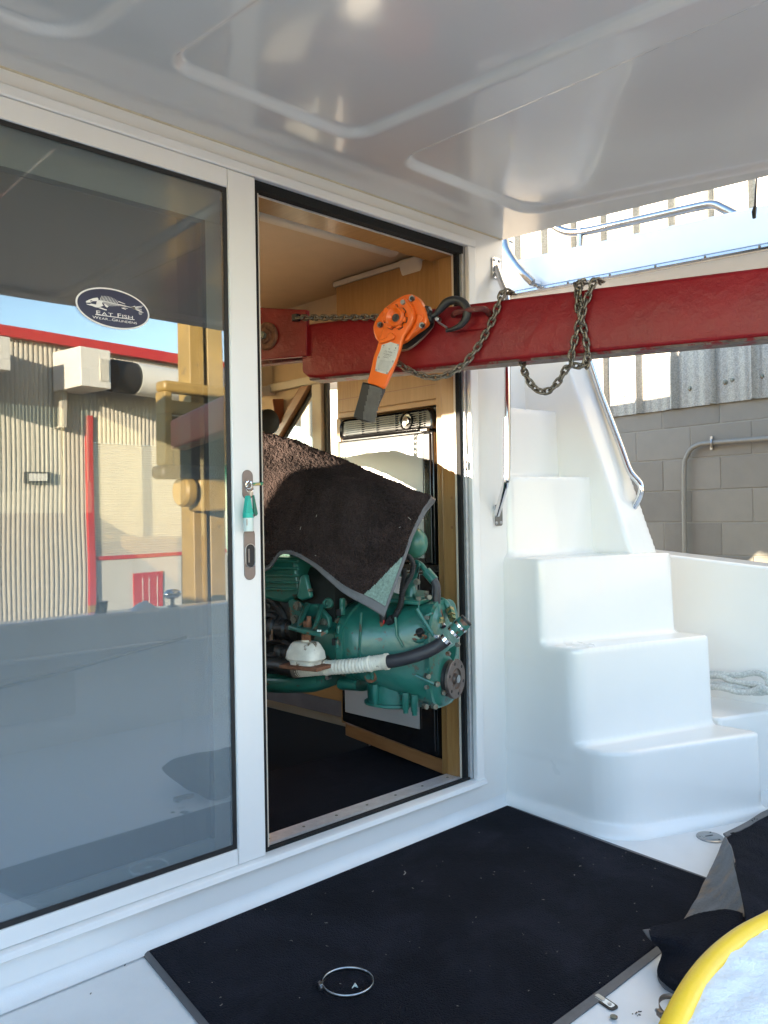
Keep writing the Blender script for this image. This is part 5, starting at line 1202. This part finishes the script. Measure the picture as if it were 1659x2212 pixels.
#DECK
dm = thing('deck_mat', 'large flat black carpet mat lying on the cockpit deck', 'mat', (1.8,-.45,-.02))
def dz(p, h): return Vector((p[0], p[1], fz(p[1]) + h))
mp_ = [(1.045,-.012),(2.543,-.020),(2.536,-.50),(2.532,-.905),(1.80,-.915),(1.25,-.912),(.93,-.90)]
mo = [Vector((p[0],p[1],0)) for p in mp_]
cen = Vector((1.8,-.46,0))
def inset(pts, d):
    out = []; m = len(pts)
    for i in range(m):
        a, b, c = pts[i-1], pts[i], pts[(i+1)%m]; e1 = (b-a).normalized(); e2 = (c-b).normalized()
        n = (Vector((e1.y,-e1.x,0))+Vector((e2.y,-e2.x,0))).normalized()
        if n.dot(cen-b) < 0: n = -n
        out.append(b + n*d)
    return out
mi = inset(mo, .022)
part('rubber_edge', MB().loft([[dz(p,.0005) for p in mo],[dz(p,.003) for p in mo],[dz(p,.0054) for p in mi]]), TRIM, dm, ang=20)
n1, n2 = 150, 100
part('carpet_pile', MB().loft([[dz(p,.0050) for p in mi],[dz(p,.0085) for p in inset(mi,.003)],[dz(p,.0092) for p in inset(mi,.012)]]), CPT, dm, ang=0)
lint = MB()
for k in range(75):
    x = random.uniform(1.0,2.5); y = random.uniform(-.9,-.03); p = dz((x,y),.0105); a = random.uniform(0,6.3); L = random.choice((.0012,.0018,.0022,.004))
    lint.tube([p, p+Vector((cos(a)*L, sin(a)*L, .0005)), p+Vector((cos(a+.5)*2*L, sin(a+.5)*2*L, 0))], random.uniform(.0003,.0007), 4)
o = part('lint', lint, CHIP, dm); o['kind'] = 'stuff'
def chipm(px, py, pts, label, r=.0012):
    c = fl(px, py, .0105); solo('wood_chip', MB().tube([c + Vector((a*.001, b*.001, .001+abs(a)*.0001)) for a, b in pts], r, 5), CHIP, label, 'debris', 'scraps on the deck mat')
chipm(875,1888,((-9,-4),(0,0),(6,3),(8,9),(10,12)), 'thin pale shaving lying in the middle of the black mat', .0016)
c = fl(764,2131,.0105); solo('plastic_scrap', MB().prism([c+Vector(v) for v in ((-.009,-.004,0),(.010,.006,0),(.003,-.012,0),(.001,-.002,0))], (0,0,.003)), FROST, 'small white plastic scrap inside the hose clamp', 'debris', 'scraps on the deck mat')
def clamp(px, py, r, label, h=.009, tilt=(0,0), tail=True, mat=STEELD):
    c = fl(px, py, .0095); t = thing('hose_clamp', label, 'hose clamp', tuple(c), 'loose hose clamps')
    G = []
    for z in (0, h): G.append([c + Vector((r*cos(a), r*sin(a), z + r*(cos(a)*tilt[0]+sin(a)*tilt[1]) + .003)) for a in [k*2*pi/64 for k in range(65)]])
    o = part('clamp_band', MB().grid(G), mat, t, recalc=False); s = o.modifiers.new('s','SOLIDIFY'); s.thickness = .0008
    a = radians(150); sc = c + Vector(((r+.005)*cos(a), (r+.005)*sin(a), h*.6+.003)); tg = Vector((-sin(a), cos(a), 0))
    part('clamp_housing', MB().obox(sc, (tg, Vector((cos(a),sin(a),0)), UP), (.008,.0045,.007)), mat, t, bev=.001)
    part('clamp_screw', MB().lathe(sc - tg*.014, tg, [(0,.0045),(.006,.0045),(.0065,.003),(.03,.003)], 8), STEELD, t)
    return t
c1_ = fl(752,2120,.02); r1 = (fl(812,2125,.02)-fl(692,2125,.02)).length/2*.93
clamp(752,2128,r1,'thin stainless hose clamp ring lying open on the black mat')
clamp(1466,2192,.043,'rusty hose clamp standing on the deck beside the yellow edge', .013, (0,.25), True, M('browned_steel',(.20,.15,.11),.4,metal=.8,var=.4,scale=40))
dp_ = fl(1534,1809,.0); fp = thing('deck_plate', 'round stainless deck filler plate half under the folded mat', 'deck fitting', tuple(dp_))
part('plate_rim', MB().lathe(dp_ + Vector((.0,0,-.002)), (0,-KS,1), [(0,.046),(.005,.045),(.007,.041),(.0055,.03),(.0055,.001)], 32), STEELD, fp)
part('plate_cap', MB().lathe(dp_ + Vector((.0,0,.003)), (0,-KS,1), [(0,.029),(.002,.028),(.0022,.001)], 28), STEELD, fp)
part('cap_slot', MB().obox(dp_ + Vector((.0,.004,.0056)), (Vector((.9,-.4,0)).normalized(), Vector((.4,.9,0)).normalized(), UP), (.016,.002,.0005)), BLK, fp)
for a in (.4, 2.5, 4.5): part('plate_screw', MB().lathe(dp_ + Vector((.037*cos(a),.037*sin(a),.004)), UP, [(0,.004),(.002,.003)], 8), BOLT, fp)
la, lb = fl(1283,2150,0), fl(1327,2180,0); ld_ = (lb-la).normalized(); ln_ = Vector((-ld_.y, ld_.x, 0)); lm = (la+lb)/2; LL = (lb-la).length/2
lt_ = thing('hatch_latch', 'flush stainless hatch latch in black gasket by the mat edge', 'latch', tuple(lm))
def orect(c, hx, hy, r, h0, h1): return MB().prism([c + ld_*q.x + ln_*q.y + Vector((0,0,h0)) for q in rounded([(-hx,-hy),(hx,-hy),(hx,hy),(-hx,hy)],[r]*4,5)], (0,0,h1-h0))
part('latch_gasket', orect(lm, LL+.004, .0135, .009, .001, .003), BLK, lt_)
part('latch_plate', orect(lm, LL-.003, .0085, .005, .003, .0045), STEEL, lt_)
part('latch_slide', orect(lm-ld_*.012, .012, .0055, .001, .0045, .0062), STEELD, lt_)
part('latch_key', MB().lathe(lm+ld_*(LL-.014)+Vector((0,0,.0045)), UP, [(0,.005),(.0015,.0045)], 14), STEELD, lt_)
ws = fl(1326,2198,.003); solo('washer', MB().lathe(ws, (0,0,1), [(0,.0085),(.003,.0085),(.003,.004)], 16), BOLT, 'small dull washer on the white deck beside the latch', 'washer')
gr_ = MB()
for k in range(10):
    p = fl(1379,2189,.003) + Vector((random.uniform(-.012,.012), random.uniform(-.01,.01), 0)); gr_.obox(p, (Vector((1,0,0)),Vector((0,1,0)),UP), (random.uniform(.0008,.002),random.uniform(.0005,.0015),.0008))
for px, py in ((160,2077),(196,2146),(270,2085),(1372,1803),(1605,1816),(1318,1741),(480,1880)): 
    p = fl(px, py, .002); gr_.obox(p, (Vector((.8,.6,0)),Vector((-.6,.8,0)),UP), (.0025,.0008,.0008))
solo('deck_grit', gr_, BLK, 'specks of dark grit scattered on the white deck', 'grit')['kind'] = 'stuff'

# odds and ends on the transom, seen mirrored in the door glass
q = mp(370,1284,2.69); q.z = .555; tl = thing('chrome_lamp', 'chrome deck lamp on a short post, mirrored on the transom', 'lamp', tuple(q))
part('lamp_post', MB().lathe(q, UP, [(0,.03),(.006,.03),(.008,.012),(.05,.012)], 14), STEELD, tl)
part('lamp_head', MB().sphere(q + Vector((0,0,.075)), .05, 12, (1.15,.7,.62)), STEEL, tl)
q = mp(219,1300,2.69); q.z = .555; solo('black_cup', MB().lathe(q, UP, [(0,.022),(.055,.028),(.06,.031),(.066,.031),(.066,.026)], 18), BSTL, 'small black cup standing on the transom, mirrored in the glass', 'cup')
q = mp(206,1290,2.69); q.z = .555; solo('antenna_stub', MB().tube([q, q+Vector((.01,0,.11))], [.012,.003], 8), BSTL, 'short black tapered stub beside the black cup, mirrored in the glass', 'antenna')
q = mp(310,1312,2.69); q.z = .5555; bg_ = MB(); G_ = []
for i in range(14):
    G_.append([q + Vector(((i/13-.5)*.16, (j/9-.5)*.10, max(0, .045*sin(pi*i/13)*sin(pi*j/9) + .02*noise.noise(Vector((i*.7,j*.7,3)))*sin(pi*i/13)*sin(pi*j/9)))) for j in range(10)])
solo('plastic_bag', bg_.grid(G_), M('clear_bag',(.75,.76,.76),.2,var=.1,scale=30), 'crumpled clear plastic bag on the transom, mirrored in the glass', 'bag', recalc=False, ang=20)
# folded black mat at the right
fm = thing('folded_mat', 'black rubber backed carpet mat flopped over at the foot of the stairs', 'mat', tuple(fl(1560,1980,0)))
def patch(name, mat, rws, nr=40, nc=50, disp=0, ang=60, th=.004):
    cs = [catmull([fl(*p) for p in r], nc) for r in rws]; G = []
    for j in range(nc): G.append(catmull([cs[k][j] for k in range(len(rws))], nr))
    G = [[G[j][i] for j in range(nc)] for i in range(nr)]
    if disp:
        for r in G:
            for p in r: p.z += disp*noise.noise(p*160) + disp*4*noise.noise(p*14)
    o = part(name, MB().grid(G), mat, fm, ang=ang, recalc=False)
    if th: s = o.modifiers.new('s','SOLIDIFY'); s.thickness = th; s.offset = -1
    return o
# sheet lying to the right, rising onto the lid
patch('carpet_pile', CPT, [[(1568,1806,.07),(1612,1784,.05),(1660,1756,.03),(1760,1720,.02)], [(1584,1862,.13),(1622,1850,.10),(1665,1840,.08),(1770,1800,.06)], [(1600,1930,.16),(1632,1925,.14),(1670,1920,.11),(1790,1900,.08)], [(1609,1985,.165),(1640,2000,.15),(1690,2010,.13),(1800,2020,.10)], [(1605,2060,.12),(1650,2090,.12),(1710,2110,.11),(1820,2150,.10)]], 60, 70, .0016)
patch('edge_binding', TRIM, [[(1562,1803,.072),(1610,1779,.052),(1660,1750,.032),(1760,1714,.02)], [(1568,1810,.078),(1614,1789,.058),(1662,1762,.038),(1762,1726,.03)]], 5, 40)
# flap showing its rubber back
patch('rubber_back', MATB, [[(1566,1804,.078),(1560,1818,.070),(1548,1848,.055),(1528,1890,.045),(1505,1938,.035),(1470,1996,.03)], [(1571,1815,.10),(1567,1840,.09),(1562,1880,.08),(1552,1920,.07),(1540,1955,.06),(1505,1990,.045)], [(1578,1830,.125),(1588,1870,.14),(1597,1915,.155),(1604,1950,.16),(1608,1976,.162),(1570,1984,.09)]], 40, 60, .0012)
# front lobe with its curled edge
patch('carpet_pile', CPT, [[(1400,2007,.075),(1435,2000,.075),(1475,1990,.085),(1520,1972,.115),(1560,1965,.140),(1600,1972,.155),(1660,1990,.15)], [(1408,2030,.070),(1445,2030,.085),(1485,2025,.10),(1530,2015,.12),(1570,2010,.135),(1615,2020,.145),(1690,2050,.14)], [(1432,2058,.035),(1465,2065,.065),(1505,2070,.09),(1550,2070,.11),(1600,2080,.12),(1650,2090,.13),(1720,2100,.13)], [(1424,2108,.010),(1455,2115,.045),(1500,2120,.075),(1550,2125,.09),(1600,2130,.10),(1650,2140,.11),(1720,2150,.12)], [(1478,2152,.004),(1500,2160,.02),(1530,2170,.04),(1580,2180,.06),(1620,2190,.07),(1660,2200,.08),(1730,2210,.09)]], 60, 80, .0016)
patch('edge_binding', TRIM, [[(1388,2008,.075),(1400,2026,.066),(1416,2040,.055),(1428,2052,.040),(1432,2066,.028),(1424,2088,.014),(1420,2112,.005),(1436,2136,.003),(1477,2155,.002)], [(1404,2006,.080),(1410,2024,.074),(1426,2037,.064),(1440,2050,.048),(1442,2066,.036),(1434,2088,.022),(1430,2110,.012),(1444,2130,.009),(1480,2149,.006)]], 5, 60)

# textured white lid with the yellow rim, close to the camera
ZL = .74
lid = thing('bait_bin', 'rough white topped tub with thick yellow rim, close by the camera', 'tub', (1.1,-1.7,-.08))
LP = lambda px, py: onp(px, py, (0,0,1), ZL)
edge = [LP(1800,1960), LP(1720,1968), LP(1659,1998), LP(1605,2028), LP(1548,2075), LP(1500,2135), LP(1458,2215), LP(1430,2300), LP(1440,2420)]
ed = catmull(edge, 60); ctr_ = LP(1800,2330)
part('yellow_rim', MB().tube(ed, .0098, 14), YEL, lid, ang=60)
ring0 = [p + (ctr_-p).normalized()*.004 for p in ed]
Gt = []
for k in range(26):
    f = k/25; Gt.append([p.lerp(ctr_ + (p-ctr_)*.02, f) + Vector((0,0,.004 + .03*f**.7*0 + .003*noise.noise(p.lerp(ctr_, f)*50))) for p in ring0])
part('rough_lid', MB().grid(Gt), FOAM, lid, ang=80, recalc=False)
part('tub_wall', MB().grid([[p + Vector((0,0,-.01)) for p in ed], [p + (ctr_-p)*.08 + Vector((0,0,-.83)) for p in ed]]), FOAM, lid, recalc=False)

# coiled rope on the side ledge
RZ = .30
def rp(px, py, X): return ox(px, py, X)
J = lambda cx, cy: ((2600+cx/3.404)/1.736, (2450+cy/3.404)/1.736)
rt = thing('coiled_rope', 'grey braided mooring rope heaped on the side ledge', 'rope', (3.5,-.4,.3))
def ropepath(pts, X, r=.0125):
    c = catmull([ox(*J(x,y), xx) for (x,y), xx in zip(pts, X)], 90)
    part('rope_strand', MB().tube(c, [r*(1+.06*sin(i*2.2)) for i in range(90)], 12), ROPEM, rt, ang=60)
ropepath([(60,300),(200,262),(340,262),(480,278),(600,280),(720,255),(850,258),(930,310),(960,380),(940,420)], [3.46,3.47,3.48,3.49,3.5,3.51,3.51,3.50,3.48,3.47])
ropepath([(100,300),(340,290),(430,330),(560,372),(700,388),(830,400),(900,440),(1000,510),(1080,560)], [3.45]*4+[3.44,3.43,3.42,3.41,3.40])
ropepath([(60,420),(330,435),(430,455),(560,488),(700,498),(800,470),(870,430)], [3.41]*7)
ropepath([(100,370),(360,400),(500,425),(640,445),(740,462)], [3.44]*5)
ropepath([(760,500),(860,500),(950,490),(1100,520)], [3.42]*4)

# strap hanging from the hardtop edge
e = onp(1634,380,(1,0,0),2.64)
stp = thing('hanging_strap', 'dark webbing strap with buckle hanging at the hardtop edge', 'strap', tuple(e))
X3 = 2.64
part('webbing', MB().prism([ox(1633,372,X3), ox(1636,372,X3), ox(1633,450,X3), ox(1628,452,X3)], (.002,.0,0)), M('webbing',(.10,.10,.11),.8), stp)
part('buckle', MB().prism([ox(1627,446,X3-.004), ox(1633,444,X3-.004), ox(1631,470,X3-.004), ox(1625,472,X3-.004), ox(1623,458,X3-.004)], (.009,0,0)), BSTL, stp, bev=.001)
